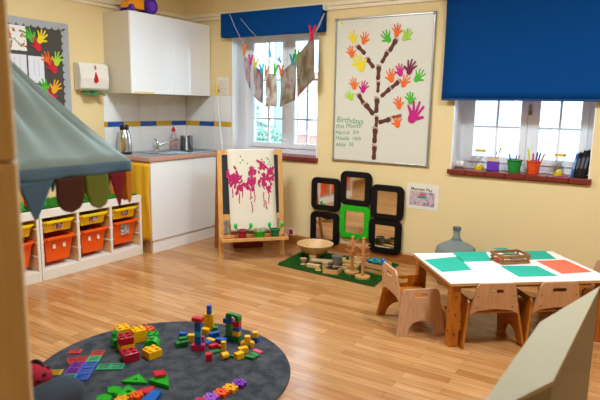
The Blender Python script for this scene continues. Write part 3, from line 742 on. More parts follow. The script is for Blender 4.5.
# loose pieces in the second deep tray
rnd = random.Random(4)
for i in range(8):
    c = ['#2048a0', '#a02028', '#d0a020', '#303038'][i % 4]; nm = ['blue', 'red', 'yellow', 'black'][i % 4]
    o = MB(Matrix.Rotation(rnd.random() * 3, 4, 'Z')).box(-.03, .03, -.018, .018, 0, .03, .003).build('loose_block', mat(c, .5), loc=(.2 + (i % 4) * .07, cols1[1] - .08 + .16 * (i // 4) + .012 * (i % 2), .27))
    tag(o, nm + ' loose block lying in the open orange tray', 'block', 'loose blocks in the orange tray')
# grass strip and toys on top
def grass(name, lb, x0, x1, y0, y1, z, n, h, col, seed, quad=None):
    rn_ = random.Random(seed); b_ = MB()
    C4 = quad or [(x0, y0), (x1, y0), (x1, y1), (x0, y1)]
    b_.hexa([(p[0], p[1], z) for p in C4], [(p[0], p[1], z + .005) for p in C4]); b_.mi = 1
    for i in range(n):
        u_, v_ = rn_.random(), rn_.random()
        x = (C4[0][0] * (1 - u_) + C4[1][0] * u_) * (1 - v_) + (C4[3][0] * (1 - u_) + C4[2][0] * u_) * v_
        y = (C4[0][1] * (1 - u_) + C4[1][1] * u_) * (1 - v_) + (C4[3][1] * (1 - u_) + C4[2][1] * u_) * v_
        a = rn_.random() * PI; w = .003; dx, dy = math.cos(a) * w, math.sin(a) * w; hh = h * rn_.uniform(.6, 1.2); lx, ly = rn_.uniform(-.008, .008), rn_.uniform(-.008, .008)
        b_._f([b_._v((x - dx, y - dy, z + .004)), b_._v((x + dx, y + dy, z + .004)), b_._v((x + lx, y + ly, z + .004 + hh))])
    return tag(b_.build(name, [mat('#16400e', .95), mat(col, .8, var=.45, scale=60)]), lb, 'mat')
grass('artificial_grass', 'strip of artificial grass lying along the top of the white shelves', .10, .50, -3.1, -1.19, .566, 9000, .02, '#3f9a1e', 3)
th = thing('toy_playhouse', 'red and blue toy house standing on the grass strip', 'toy', (.30, -2.21, .571), .3)
MB().box(-.012, .012, -.075, -.055, 0, .16, .003).box(-.012, .012, .055, .075, 0, .16, .003).build('pillar', mat('#d01c28', .4), th)
MB().box(-.04, .0, -.055, .055, .0, .10, .004).build('wall', mat('#e0a028', .4), th)
MB().prism([(-.085, .155), (.085, .155), (.06, .20), (0, .215), (-.06, .20)], -.05, .03, 'x').build('roof', mat('#28a8c8', .4), th)
MB().prism([(.03 * math.cos(PI * j / 10), .212 + .03 * math.sin(PI * j / 10)) for j in range(11)], -.03, .02, 'x').build('arch', mat('#f09818', .4), th)
tm = thing('toy_monkey', 'small brown toy monkey sitting before the toy house', 'toy', (.42, -2.20, .571))
MB().ball((0, 0, .025), .022, (1, 1, 1.1)).build('body', mat('#6e3018', .5), tm, True)
MB().ball((.004, 0, .062), .019).ball((.0, -.021, .064), .008).ball((.0, .021, .064), .008).build('head', mat('#6e3018', .5), tm, True)
MB().ball((.019, 0, .058), .009, (.5, 1, .8)).build('muzzle', mat('#e0a888', .5), tm, True)
for sy in (-1, 1): MB().tube([(.005, .015 * sy, .04), (.02, .03 * sy, .03), (.03, .028 * sy, .02)], .005, 6).build('arm', mat('#6e3018', .5), tm, True)
for sy in (-1, 1): MB().tube([(.01, .01 * sy, .01), (.03, .018 * sy, .008), (.04, .022 * sy, .01)], .006, 6).build('leg', mat('#d89878', .5), tm, True)
for i, (x, y, c, nm) in enumerate(((.32, -2.09, '#101418', 'black'), (.40, -2.06, '#20a878', 'turquoise'), (.33, -1.33, '#d86818', 'orange'), (.30, -1.26, '#1870b8', 'blue'), (.45, -2.28, '#20a040', 'green'))):
    o = thing('toy_figure', nm + ' small toy figure standing on the grass strip', 'toy', (x, y, .571), 0, 'toy figures on the grass strip')
    MB().lathe([(.018, 0), (.02, .005), (.014, .03), (.016, .045), (.006, .05)], n=12).build('body', mat(c, .5), o, True)
    MB().ball((0, 0, .06), .014).build('head', mat(c, .5), o, True)

# ---------------------------------------------------------------- easel
EA = math.atan2(.45, .411)
es = thing('easel', 'wooden A-frame easel with a chalkboard and a paint tray', 'easel', (1.215, -.865, 0), EA)
def lean(z): return .16 * z / 1.03          # front frame leans back
def ebox(mb, x0, x1, z0, z1, d0, d1):
    mb.hexa([(x0, lean(z0) + d0, z0), (x1, lean(z0) + d0, z0), (x1, lean(z0) + d1, z0), (x0, lean(z0) + d1, z0)],
            [(x0, lean(z1) + d0, z1), (x1, lean(z1) + d0, z1), (x1, lean(z1) + d1, z1), (x0, lean(z1) + d1, z1)]); return mb
for x in (0, .575): ebox(MB(), x, x + .042, 0, .99, 0, .024).build('leg', pine, es)
for x in (0.0, .575):
    MB().hexa([(x, .40, 0), (x + .04, .40, 0), (x + .04, .424, 0), (x, .424, 0)], [(x, .188, .98), (x + .04, .188, .98), (x + .04, .212, .98), (x, .212, .98)]).build('leg', wood('#b87434', '#9c5c24', .45, (25, 25, 3)), es)
ebox(MB(), .042, .575, .945, .99, .0, .024).build('rail', pine, es)
ebox(MB(), .042, .575, .35, .40, .0, .024).build('rail', pine, es)
ebox(MB(), .042, .575, .40, .945, .008, .016).build('chalkboard', mat('#23282a', .7, .1, 20, .2), es)
tr_ = MB(); tr_.box(-.0, .617, -.155, -.135, .185, .215, .003).box(-.0, .617, -.003, .012, .185, .215, .003).box(-.0, .015, -.135, -.003, .185, .215).box(.602, .617, -.135, -.003, .185, .215).box(.015, .602, -.135, -.003, .185, .191)
tr_.build('tray', pine, es)
ebox(MB(), -.0, .617, .17, .2, .024, .04).build('rail', pine, es)
# painting on the easel
Me = Matrix.Translation((1.215, -.865, 0)) @ Matrix.Rotation(EA, 4, 'Z')
ep = thing('easel_painting', 'long cream sheet with magenta paint splashes draped over the easel', 'painting', (1.215, -.865, 0), EA)
def pap(u_, v_):
    if v_ < .06: z = .995; d = .03 - v_ / .06 * .034
    else: z = .995 - (v_ - .06) / .94 * .75; d = -.004
    # lower part bows out
    return (.092 + .440 * u_ + .02 * (1 - z), lean(z) + d - .006 - .03 * max(0, (.45 - z)) * 2, z)
MB().grid(pap, 8, 30).build('sheet', mat('#e4dcc4', .7, 0, 10, .02), ep, True, solid=.0012)
rp = random.Random(11); pm = MB()
def onp(x, z): return lean(z) - .0125 - .03 * max(0, (.45 - z)) * 2
def blob(x, z, r, el=1.0, ang=0, mi=0, seed=None):
    pm.mi = mi; n = 12; P = []
    for i in range(n):
        a = 2 * PI * i / n; rr = r * rp.uniform(.6, 1.2); px, pz = rr * math.cos(a), rr * el * math.sin(a)
        P.append((x + px * math.cos(ang) - pz * math.sin(ang), z + px * math.sin(ang) + pz * math.cos(ang)))
    A_ = [pm._v((p[0], onp(*p) - .0006, p[1])) for p in P]
    c = pm._v((x, onp(x, z) - .0008, z))
    for i in range(n): pm._f([A_[i], A_[(i + 1) % n], c])
def q2e(px, py):   # easel sheet coordinates read as fractions of the sheet
    return .09 + px * .45, .99 - py * .73
for cx, cy, rx, ry, n_ in ((.12, .34, .12, .11, 18), (.24, .42, .12, .12, 16), (.48, .38, .08, .18, 18), (.52, .28, .05, .10, 8), (.76, .36, .12, .14, 18), (.84, .43, .12, .18, 22), (.70, .20, .05, .04, 4), (.92, .3, .05, .08, 5)):
    for i in range(n_):
        x, z = q2e(cx + rp.gauss(0, rx * .5), cy + rp.gauss(0, ry * .5)); blob(x, z, rp.uniform(.007, .019), rp.uniform(1, 2.6), rp.uniform(-.6, .6))
for i in range(16): 
    a = i / 15; x, z = q2e(.64 + .33 * a, .14 + .03 * math.sin(a * 3) + .18 * a * a); blob(x, z, .012, 1.6, .7)
for (cx, cy, L) in ((.10, .5, .1), (.24, .56, .12), (.3, .5, .1), (.47, .5, .14), (.55, .48, .2), (.75, .55, .2), (.86, .55, .14), (.80, .66, .1), (.5, .66, .14)):
    for i in range(6): x, z = q2e(cx + rp.gauss(0, .006), cy + L * i / 6); blob(x, z, .005, 3.0)
pm.mi = 1
for (cx, cy) in ((.28, .08), (.32, .13), (.27, .16), (.42, .17), (.5, .22), (.65, .23), (.72, .12), (.78, .16), (.86, .12), (.89, .15), (.85, .18), (.91, .19), (.83, .1), (.74, .58), (.5, .6)):
    x, z = q2e(cx, cy); blob(x, z, .008, 1.2, 0, 1)
pm.build('paint_marks', [mat('#b8105c', .5, .1, 60, .15), mat('#6f9a68', .6)], ep)['kind'] = 'stuff'
# paint pots on the tray
def epos(x, d, z): return tuple(Me @ Vector((x, d, z)))
gpp = 'paint pots on the easel tray'
pots = []
for x, c, lb, r_ in ((.20, '#a01c34', 'dark red paint pot at the left of the easel tray', .040), (.36, '#2fa81c', 'light green paint tub in the middle of the easel tray', .052), (.505, '#12703a', 'dark green paint pot at the right of the easel tray', .040)):
    p = epos(x, -.07, .192); t = cup('paint_pot', lb, 'paint pot', p[0], p[1], p[2], r_ * .85, r_, .085 if r_ < .05 else .075, mat(c, .35)); t['group'] = gpp
for x, dx, lb in ((.19, -.05, 'green brush leaning left in the dark red pot'), (.215, .06, 'green brush leaning right in the dark red pot'), (.495, -.04, 'green brush leaning left in the dark green pot'), (.515, .055, 'green brush leaning right in the dark green pot')):
    p = epos(x, -.07, .198); t = thing('paintbrush', lb, 'paintbrush', p, EA, 'brushes in the paint pots')
    MB().tube([(0, 0, 0), (dx * .5, 0, .055), (dx * .9, 0, .10)], .006, 8).build('handle', mat('#18963c', .4), t, True)
    MB().lathe([(.004, -.026), (.013, -.016), (.017, .0), (.015, .014), (.006, .024)], (dx * 1.05, 0, .118), n=12).build('grip', mat('#20c044', .4), t, True)
for i, (x, c, nm) in enumerate(((.34, '#e0a0c0', 'pink'), (.355, '#e8d080', 'pale yellow'), (.375, '#b8b0d8', 'lilac'), (.39, '#e8b0a0', 'peach'))):
    p = epos(x, -.07, .198); t = thing('chalk_stick', nm + ' chalk stick in the light green tub', 'chalk', p, EA, 'chalk sticks in the green tub')
    MB().cyl((0, 0, 0), ((i - 1.5) * .008, .01 * (i % 2), .095), .008, n=10).build('stick', mat(c, .8), t, True)
tag(MB().box(-.29, .29, -.055, .055, 0, .002).build('paper_strip', mat('#b8342c', .7), loc=epos(.31, -.07, .1915), rz=EA), 'red paper strip lining the easel tray', 'paper')
rb = thing('storage_box', 'dark red box on the floor behind the easel', 'box', (1.04, -.42, 0), EA)
MB().box(-.03, .27, -.09, .09, 0, .085, .006).build('box', mat('#7a1c24', .5), rb); MB().box(-.036, .276, -.096, .096, .085, .10, .004).build('lid', mat('#8a2028', .5), rb)

# ---------------------------------------------------------------- grass mat and loose parts
grass('grass_mat', 'green artificial grass mat on the floor under the mirrors', 0, 0, 0, 0, 0, 30000, .020, '#2f6a1a', 5, [(1.774, -.735), (2.745, -.80), (2.66, -.10), (1.72, -.17)])
ZG = .012
bw = thing('wooden_bowl', 'large pale wooden bowl on the grass mat', 'bowl', (1.95, -.38, .035))
MB().lathe([(.045, 0), (.06, .004), (.11, .04), (.150, .085), (.172, .12), (.168, .124), (.143, .088), (.10, .045), (.04, .014), (.001, .012)], n=36, cap=False).build('shell', birch_pale, bw, True)
MB().lathe([(.04, -.022), (.055, -.01), (.045, .002)], n=24).build('foot', mat('#8f7454', .6), bw, True)
o = MB().box(-.018, .018, -.012, .012, 0, .014, .003).build('magnetic_counter', mat('#1c50b8', .4), loc=(1.97, -.37, .052), rz=.5); tag(o, 'blue counter lying in the wooden bowl', 'counter')
logw = wood('#c9a878', '#a98858', .6)
cp = thing('wooden_cup', 'small turned wooden goblet at the left of the grass mat', 'cup', (1.975, -.62, ZG))
MB().lathe([(.028, 0), (.028, .006), (.013, .018), (.014, .024), (.027, .035), (.032, .06), (.028, .06), (.02, .032), (.001, .028)], n=18, cap=False).build('cup', logw, cp, True)
g = 'loose wooden pieces on the grass mat'
def piece(kind, x, y, rz, dims, m, lb, cat='wooden piece', nm='wooden_block'):
    w, d, h = dims
    if kind == 'box': o = MB().box(-w / 2, w / 2, -d / 2, d / 2, 0, h, .003).build(nm, m, loc=(x, y, ZG), rz=rz)
    elif kind == 'log': o = MB().cyl((-w / 2, 0, d / 2), (w / 2, 0, d / 2), d / 2, n=16).build(nm, m, None, True, loc=(x, y, ZG), rz=rz)
    elif kind == 'ring':
        b_ = MB(); R_, r2 = w / 2, h / 2
        b_.lathe([(R_ - r2 * 2, r2), (R_ - r2, 0), (R_, r2), (R_ - r2, 2 * r2), (R_ - r2 * 2, r2)], n=20, cap=False); o = b_.build(nm, m, None, True, loc=(x, y, ZG))
    else: o = MB().cyl((0, 0, 0), (0, 0, h), w / 2, n=16).build(nm, m, None, True, loc=(x, y, ZG))
    return tag(o, lb, cat, g)
piece('stump', 2.0, -.50, 0, (.07, .07, .06), logw, 'short round log stump beside the goblet', 'log', 'log_piece')
piece('log', 2.10, -.50, .35, (.20, .045, .045), logw, 'long wooden log lying in front of the bowl', 'log', 'log_piece')
piece('box', 2.10, -.655, .15, (.12, .04, .035), birch_pale, 'pale wooden brick between the goblet and the small crate')
piece('box', 2.19, -.61, .6, (.05, .03, .055), logw, 'upright little wooden brick behind the small crate')
piece('ring', 2.175, -.705, 0, (.06, .06, .012), mat('#c8a838', .5), 'flat yellow wooden ring in front of the small crate', 'ring', 'wooden_ring')
piece('ring', 2.14, -.45, 0, (.06, .06, .012), mat('#b89838', .5), 'wooden ring next to the grey tin', 'ring', 'wooden_ring')
piece('box', 2.33, -.36, .1, (.16, .05, .03), birch, 'wooden plank lying behind the grey tin')
piece('box', 2.36, -.46, .2, (.14, .05, .028), birch, 'wooden plank between the tin and the peg stands')
piece('box', 2.34, -.27, -.1, (.16, .05, .05), birch_pale, 'thick pale plank nearest the wall under the green mirror')
piece('box', 2.22, -.35, .4, (.06, .06, .04), birch_pale, 'square wooden block behind the tin')
piece('box', 2.36, -.56, .05, (.06, .035, .03), logw, 'small wooden brick left of the nearer peg stand')
tn = thing('tin_bucket', 'small grey tin bucket on the grass mat', 'tin', (2.245, -.49, ZG))
MB().lathe([(.038, 0), (.046, .092), (.048, .095), (.044, .095), (.036, .004), (.001, .004)], n=24, cap=False).build('tin', mat('#8c8c80', .5, .1, 20, .15), tn, True)
MB().lathe([(.042, .03), (.044, .034), (.0425, .038)], n=24, cap=False).build('rib', mat('#7c7c72', .4, metal=.6), tn, True)
def crate(lb, x, y, rz, w, d, h, cat='crate', slats=1, m=birch, z=ZG, grp=None):
    t = thing('wooden_crate', lb, cat, (x, y, z), rz, grp); T = .006
    MB().box(-w / 2, w / 2, -d / 2, d / 2, 0, .005).build('bottom', m, t)
    sh_ = h / slats
    for k_ in range(slats):
        z0, z1 = k_ * sh_ + (.002 if slats > 1 else .005), (k_ + 1) * sh_ - (.009 if slats > 1 and k_ < slats - 1 else 0)
        if k_ == 0: z0 = .0052
        for (a, b2, c, d2) in ((-w / 2, w / 2, -d / 2, -d / 2 + T), (-w / 2, w / 2, d / 2 - T, d / 2), (-w / 2, -w / 2 + T, -d / 2 + T, d / 2 - T), (w / 2 - T, w / 2, -d / 2 + T, d / 2 - T)):
            MB().box(a, b2, c, d2, z0, z1, .001).build('slat', m, t)
    if slats > 1:
        for sx in (-1, 1):
            for sy in (-1, 1):
                cx_, cy_ = sx * (w / 2 - T - .005), sy * (d / 2 - T - .005); MB().box(cx_ - .005, cx_ + .005, cy_ - .005, cy_ + .005, .005, h - .002).build('corner_post', m, t)
    return t
crate('small open wooden tray of black magnets on the grass mat', 2.305, -.685, .18, .13, .13, .045)
rn_ = random.Random(9)
for i in range(12):
    o = MB(Matrix.Rotation(rn_.random() * 3, 4, 'Z') @ Matrix.Rotation(rn_.uniform(-.4, .4), 4, 'X')).box(-.018, .018, -.01, .01, 0, .012, .003).build('black_magnet', mat('#18202c', .4), loc=(2.305 + (i % 4 - 1.5) * .026, -.685 + (i // 4 % 3 - 1) * .03, ZG + .014 + .012 * (i % 3)))
    tag(o, 'black magnet lying in the small wooden tray', 'magnet', 'black magnets in the small tray')
crate('slatted wooden crate of blue and green beads on the grass mat', 2.60, -.43, -.15, .19, .16, .085, slats=2)
cc = (2.60, -.43)
for i in range(60):
    a, r_ = i * 2.4, .009 * math.sqrt(i)
    x, y = cc[0] + max(-.078, min(.078, r_ * 1.2 * math.cos(a))), cc[1] + max(-.062, min(.062, r_ * math.sin(a)))
    c, nm = (('#0c7a58', 'green') if rn_.random() < .5 else (('#1848b8', 'blue') if rn_.random() < .7 else ('#127a98', 'turquoise')))
    o = MB().ball((0, 0, 0), .013, (1, 1, .8), 10).build('glass_bead', mat(c, .2), None, True, loc=(x, y, ZG + .085 + .022 * (1 - (r_ / .075) ** 2) + .004 * (i % 2)))
    tag(o, nm + ' bead in the heap in the slatted crate', 'bead', nm + ' beads in the slatted crate')
bf = tag(MB().box(-.084, .084, -.069, .069, 0, .072).build('bead_filling', mat('#12705c', .5, .8, 90, .5), loc=(cc[0], cc[1], ZG + .006), rz=-.15), 'packed lower layer of green and blue beads in the slatted crate', 'beads', kind='stuff')
def pegstand(x, y, h, rz, lb):
    t = thing('peg_stand', lb, 'peg stand', (x, y, ZG), rz, 'wooden peg stands'); m = wood('#cf8a52', '#b8723c', .45, (25, 25, 3))
    MB().cyl((0, 0, 0), (0, 0, .02), .062, n=28).build('base', birch, t, True)
    MB().lathe([(.014, .02), (.013, h - .03), (.009, h - .022), (.015, h - .01), (.010, h)], n=14).build('pole', m, t, True)
    k_ = 0
    for zz in [h * f_ for f_ in (.46, .58, .70, .82)]:
        for s_ in (0, 1, 2):
            a = s_ * 2 * PI / 3 + k_ * 1.0
            MB().cyl((.01 * math.cos(a), .01 * math.sin(a), zz), (.06 * math.cos(a), .06 * math.sin(a), zz + .018), .0045, .0055, 8).build('peg', m, t, True)
        k_ += 1
pegstand(2.445, -.60, .325, .3, 'wooden peg stand on the left, nearer the tin bucket'); pegstand(2.580, -.672, .345, 1.0, 'wooden peg stand on the right, nearer the crate of beads')

# ---------------------------------------------------------------- table
L_ = Vector((.774, .633)); N_ = Vector((.633, -.774))
TA = math.atan2(.633, .774); TH = .40
bl = Vector((3.156, -1.075)); TL, TW = 1.03, .675
cT = bl + L_ * TL / 2 + N_ * TW / 2
tb = thing('play_table', 'low white-topped wooden table with coloured paper sheets', 'table', (cT.x, cT.y, 0), TA)
hx, hy = TL / 2, TW / 2
MB().box(-hx, hx, -hy, hy, TH - .003, TH, .001).build('white_top', mat('#f0efee', .3, 0, 10, .01), tb)
MB().box(-hx, hx, -hy, hy, TH - .020, TH - .0032, .002).build('tabletop', wood('#d0a070', '#b88850', .4), tb)
ap = orangewood
for (a, b2, c, d2) in ((-hx + .076, hx - .076, -hy + .105, -hy + .12), (-hx + .076, hx - .076, hy - .04, hy - .02), (-hx + .02, -hx + .04, -hy + .06, hy - .06), (hx - .04, hx - .02, -hy + .06, hy - .06)):
    MB().box(a, b2, c, d2, TH - .065, TH - .0205, .002).build('apron', wood('#b06c28', '#8f5218', .4, (3, 30, 30)), tb)
for sx in (-1, 1):
    for sy in (-1, 1):
        cx_, cy_ = sx * (hx - .045), sy * (hy - .045); lg = MB().box(cx_ - .03, cx_ + .03, cy_ - .03, cy_ + .03, 0, TH - .0205, .004).build('leg', ap, tb)
        bo = MB()
        for zz in (.08, .2, .31):
            bo.cyl((cx_, cy_ - .0305, zz), (cx_, cy_ - .0325, zz), .006, n=8); bo.cyl((cx_ - .0305, cy_, zz + .015), (cx_ - .0325, cy_, zz + .015), .006, n=8)
        bo.build('bolt', mat('#3a2a1c', .4), lg)
for sx in (-1, 1): MB().box(sx * (hx - .080) - .012, sx * (hx - .080) + .012, -hy + .02, hy - .02, .10, .14, .002).build('stretcher', ap, tb)
MB().box(-hx + .093, hx - .093, -.02, .02, .10, .14, .002).build('stretcher', ap, tb)
# coloured sheets (corners in plan)
def sheet(pts, col, lb, off=0, k=1.0):
    cx_ = sum(p[0] for p in pts) / 4; cy_ = sum(p[1] for p in pts) / 4
    o = MB().prism([(p[0] - cx_, p[1] - cy_) for p in pts], 0, .0008).build('paper_sheet', mat(col, .8, 0, 10, .02), loc=(cx_, cy_, TH + .0006 + off))
    tag(o, lb, 'paper', 'coloured paper sheets on the low table')
CX, CY, CZ = 4.4884, -4.7034, 1.395
def onT(x, y, z0=.45):     # plan position at table height of a point first read at height z0
    s_ = (CZ - TH) / (CZ - z0); return (CX + (x - CX) * s_, CY + (y - CY) * s_)
def rect_plan(cx_, cy_, w, d, a):
    return [(cx_ + x * math.cos(a) - y * math.sin(a), cy_ + x * math.sin(a) + y * math.cos(a)) for x, y in ((-w / 2, -d / 2), (w / 2, -d / 2), (w / 2, d / 2), (-w / 2, d / 2))]
teal = '#16a88c'
for pts, c, lb in (([(3.338, -1.376), (3.491, -1.162), (3.653, -1.421), (3.518, -1.568)], teal, 'teal paper sheet at the front left of the table'),
                   ([(3.427, -1.083), (3.606, -.925), (3.703, -1.142), (3.557, -1.275)], teal, 'teal paper sheet behind the small crate at the left'),
                   ([(3.772, -1.231), (3.962, -1.094), (4.103, -1.247), (3.917, -1.403)], teal, 'teal paper sheet at the front edge of the table'),
                   ([(3.936, -.973), (4.088, -.835), (4.261, -1.036), (4.116, -1.189)], '#ee6a48', 'salmon orange paper sheet at the right of the table'),
                   ([(3.800, -.775), (3.941, -.66), (4.036, -.843), (3.895, -.965)], teal, 'teal paper sheet at the far right edge of the table')):
    Q = [onT(*p) for p in pts]
    cx_, cy_ = sum(p[0] for p in Q) / 4, sum(p[1] for p in Q) / 4
    sheet(Q, c, lb)
tcx, tcy = onT(3.715, -.83)
sheet(rect_plan(tcx, tcy, .10, .17, TA + .0), '#1a9c80', 'narrow green paper sheet under the far side of the small crate')
kx, ky = onT(3.80, -1.085)
crate('small slatted wooden crate of crayons on the low table', kx, ky, TA + .12, .215, .14, .060, slats=3, m=wood('#a87038', '#8c5a28', .45), z=TH + .0016)
cols = [('#d82020', 'red'), ('#f0c020', 'yellow'), ('#2050c0', 'blue'), ('#20a040', 'green'), ('#f07020', 'orange'), ('#8030a0', 'purple'), ('#704020', 'brown'), ('#e070a0', 'pink')]
for i in range(16):
    c, nm = cols[i % 8]; r_ = MB().cyl((-.035, 0, .007), (.03, 0, .007), .006, n=8).cyl((.03, 0, .007), (.04, 0, .007), .004, .0015, 8).build('crayon', mat(c, .5), None, True, loc=(kx + (i % 4 - 1.5) * .036, ky + (i % 4 - 1.5) * .030 + (i // 4 - 1.5) * .018, TH + .009 + .010 * (i // 8)), rz=TA + rn_.uniform(-.5, .5))
    tag(r_, nm + ' crayon lying in the small crate on the table', 'crayon', nm + ' crayons in the small crate')

# ---------------------------------------------------------------- chairs
def chair_proto(lb):
    """toddler chair: splayed side panels with an arch, back panel with hand slot. faces +y locally"""
    t = thing('toddler_chair', lb, 'chair', (0, 0, 0), 0, 'wooden toddler chairs round the low table')
    sp_m = orangewood
    SO = [(0, 0), (.062, 0), (.075, .05), (.11, .083), (.16, .095), (.21, .083), (.245, .05), (.258, 0), (.32, 0), (.300, .15), (.284, .272), (.268, .288), (.17, .288), (.06, .288), (.042, .272), (.022, .15)]
    SI = [(.125, .235), (.134, .235), (.143, .235), (.152, .235), (.16, .235), (.17, .235), (.18, .235), (.19, .235), (.20, .235), (.208, .245), (.206, .256), (.196, .262), (.16, .262), (.124, .262), (.114, .256), (.112, .245)]
    for s_ in (-1, 1):
        b_ = MB(Matrix.Translation((s_ * .190, 0, 0)) @ Matrix(((1, 0, -s_ * .15, 0), (0, 1, 0, 0), (0, 0, 1, 0), (0, 0, 0, 1))))
        b_.holed(SO, SI, -.007, .007, 'x'); o = b_.build('side_panel', sp_m, t)
    # back panel between z .14 and .37, tapering inwards, slight lean
    O = [(-.150, .205), (-.143, .26), (-.120, .375), (-.102, .400), (0, .400), (.102, .400), (.120, .375), (.143, .26), (.150, .205), (.105, .228), (0, .240), (-.105, .228)]
    I = [(-.045, .342), (-.046, .349), (-.043, .357), (-.036, .362), (0, .362), (.036, .362), (.043, .357), (.046, .349), (.045, .342), (.036, .338), (0, .338), (-.036, .338)]
    b_ = MB(Matrix(((1, 0, 0, 0), (0, 1, -.10, .050), (0, 0, 1, 0), (0, 0, 0, 1))))
    b_.holed(O, I, -.007, .007, 'y')
    b_.build('backrest', plypale, t)
    MB().prism([(-.140, .055), (.140, .055), (.143, .265), (.12, .285), (-.12, .285), (-.143, .265)], .198, .210).build('seat', orangewood, t)
    sc_ = MB()
    for s_ in (-1, 1):
        for zz in (.25, .32): sc_.cyl((s_ * .11, -.0072 + (.050 - .10 * zz), zz), (s_ * .11, -.0097 + (.050 - .10 * zz), zz), .004, n=8)
    sc_.build('screw', mat('#5a4030', .4), t)
    return t
c0 = chair_proto('toddler chair tucked under the front of the table, nearest the table corner')
def put(c, x, y, rz): c.location = (x, y, 0); c.rotation_euler = (0, 0, rz)
mC = Vector((3.813, -1.442)) 
put(c0, mC.x, mC.y, TA)
for x, y, rz, lb in ((4.118, -1.192, TA, 'toddler chair tucked under the front of the table, beside the cream unit'),
                     (3.14, -1.475, -.80, 'toddler chair at the left end of the table, its slotted side towards the camera'),
                     (4.335, -.555, TA + PI / 2, 'toddler chair at the far right end of the table'),):
    c = copy_tree(c0); put(c, x, y, rz); c['label'] = lb
    if rz == -.80:
        k_ = [q for q in c.children if q.name.startswith('side_panel')][-1]; k_.data = k_.data.copy(); k_.data.materials[0] = plypale
# ---------------------------------------------------------------- glass demijohn
dj = thing('demijohn', 'large blue-grey glass demijohn on the floor behind the table', 'bottle', (3.235, -.33, 0))
MB().lathe([(.10, 0), (.135, .015), (.150, .08), (.156, .22), (.162, .262), (.152, .30), (.110, .330), (.058, .352), (.034, .375), (.028, .40), (.027, .44)], n=36).build('body', mat('#a2b8c0', .08, 0, 6, .12, trans=.7, ior=1.15), dj, True)
MB().lathe([(.030, .44), (.034, .443), (.034, .452), (.030, .456), (.034, .46), (.034, .468), (.024, .468), (.022, .44)], n=24, cap=False).build('neck_ring', mat('#6f858c', .1, 0, 6, .1, trans=.4), dj, True)

# ---------------------------------------------------------------- rug and blocks
rg = MB(); 
n_ = 96
prof = [(.668, 0), (.671, .005), (.668, .011), (.655, .012)]
rg.lathe(prof, n=n_)
def rug_mat():
    m, nt, b = nmat('grey_rug'); N, L = nt.nodes, nt.links
    tc = N.new('ShaderNodeTexCoord'); nz = N.new('ShaderNodeTexNoise'); nz.inputs['Scale'].default_value = 190; nz.inputs['Detail'].default_value = 3
    n2 = N.new('ShaderNodeTexNoise'); n2.inputs['Scale'].default_value = 14; n2.inputs['Detail'].default_value = 5
    L.new(tc.outputs['Object'], nz.inputs['Vector']); L.new(tc.outputs['Object'], n2.inputs['Vector'])
    mx = N.new('ShaderNodeMath'); mx.operation = 'ADD'; L.new(nz.outputs['Fac'], mx.inputs[0]); L.new(n2.outputs['Fac'], mx.inputs[1])
    cr = N.new('ShaderNodeValToRGB'); cr.color_ramp.elements[0].position = .8 / 2 ; cr.color_ramp.elements[1].position = 1.25 / 2
    md = N.new('ShaderNodeMath'); md.operation = 'MULTIPLY'; md.inputs[1].default_value = .5; L.new(mx.outputs[0], md.inputs[0])
    cr.color_ramp.elements[0].color = lin('#34363a'); cr.color_ramp.elements[1].color = lin('#585a5e')
    L.new(md.outputs[0], cr.inputs[0]); L.new(cr.outputs[0], b.inputs['Base Color']); b.inputs['Roughness'].default_value = 1; b.inputs['Specular IOR Level'].default_value = .1
    bp = N.new('ShaderNodeBump'); bp.inputs['Strength'].default_value = .9; bp.inputs['Distance'].default_value = .006; L.new(nz.outputs['Fac'], bp.inputs['Height']); L.new(bp.outputs[0], b.inputs['Normal'])
    return m
tag(rg.build('rug', rug_mat(), loc=(2.4207, -2.7357, 0)), 'round dark grey rug with toy blocks spread on it', 'rug')
ZR = .0125
BC = dict(b=('#0c54b4', 'blue'), r=('#c01426', 'red'), y=('#edb000', 'yellow'), g=('#14752a', 'green'), m=('#c01850', 'crimson'), c=('#30a8c8', 'light blue'), l=('#3c8a20', 'leaf green'), p=('#d84870', 'pink'))
gw = 'small wooden building blocks on the rug'
def blk(x, y, z, dims, c, rz, lb, kind='box', tilt=0):
    w, d, h = dims; m = mat(BC[c][0], .42, 0, 30, .05)
    b_ = MB(Matrix.Rotation(tilt, 4, 'Y'))
    if kind == 'box': b_.box(-w / 2, w / 2, -d / 2, d / 2, 0, h, .002)
    elif kind == 'cyl': b_.cyl((-w / 2, 0, d / 2), (w / 2, 0, d / 2), d / 2, n=18)
    elif kind == 'vcyl': b_.cyl((0, 0, 0), (0, 0, h), w / 2, n=18)
    elif kind == 'arch':
        P = [(-w / 2, 0), (-w / 2, h * .8), (-w * .36, h), (w * .36, h), (w / 2, h * .8), (w / 2, 0)] + [(w * .27 * math.cos(a), w * .27 * math.sin(a) * min(1, (h - .01) / (w * .27))) for a in [PI * i / 8 for i in range(9)]]
        b_.prism(P, -d / 2, d / 2, 'y')
    elif kind == 'tri': b_.prism([(-w / 2, 0), (w / 2, 0), (0, h)], -d / 2, d / 2, 'y')
    o = b_.build('wooden_block', m, loc=(x, y, ZR + z), rz=rz)
    return tag(o, lb, 'block', gw)
S = .033
A = PI * .18
blk(2.201, -2.364, 0, (.045, .03, .022), 'b', .5, 'small blue block lying furthest left of the wooden blocks')
blk(2.295, -2.475, 0, (.07, .045, .03), 'g', 1.1, 'wide green block at the left of the crimson based tower')
blk(2.285, -2.45, .0305, (.05, .03, .012), 'g', 1.1, 'thin green slab lying on the wide green block')
tx, tyy = 2.409, -2.457
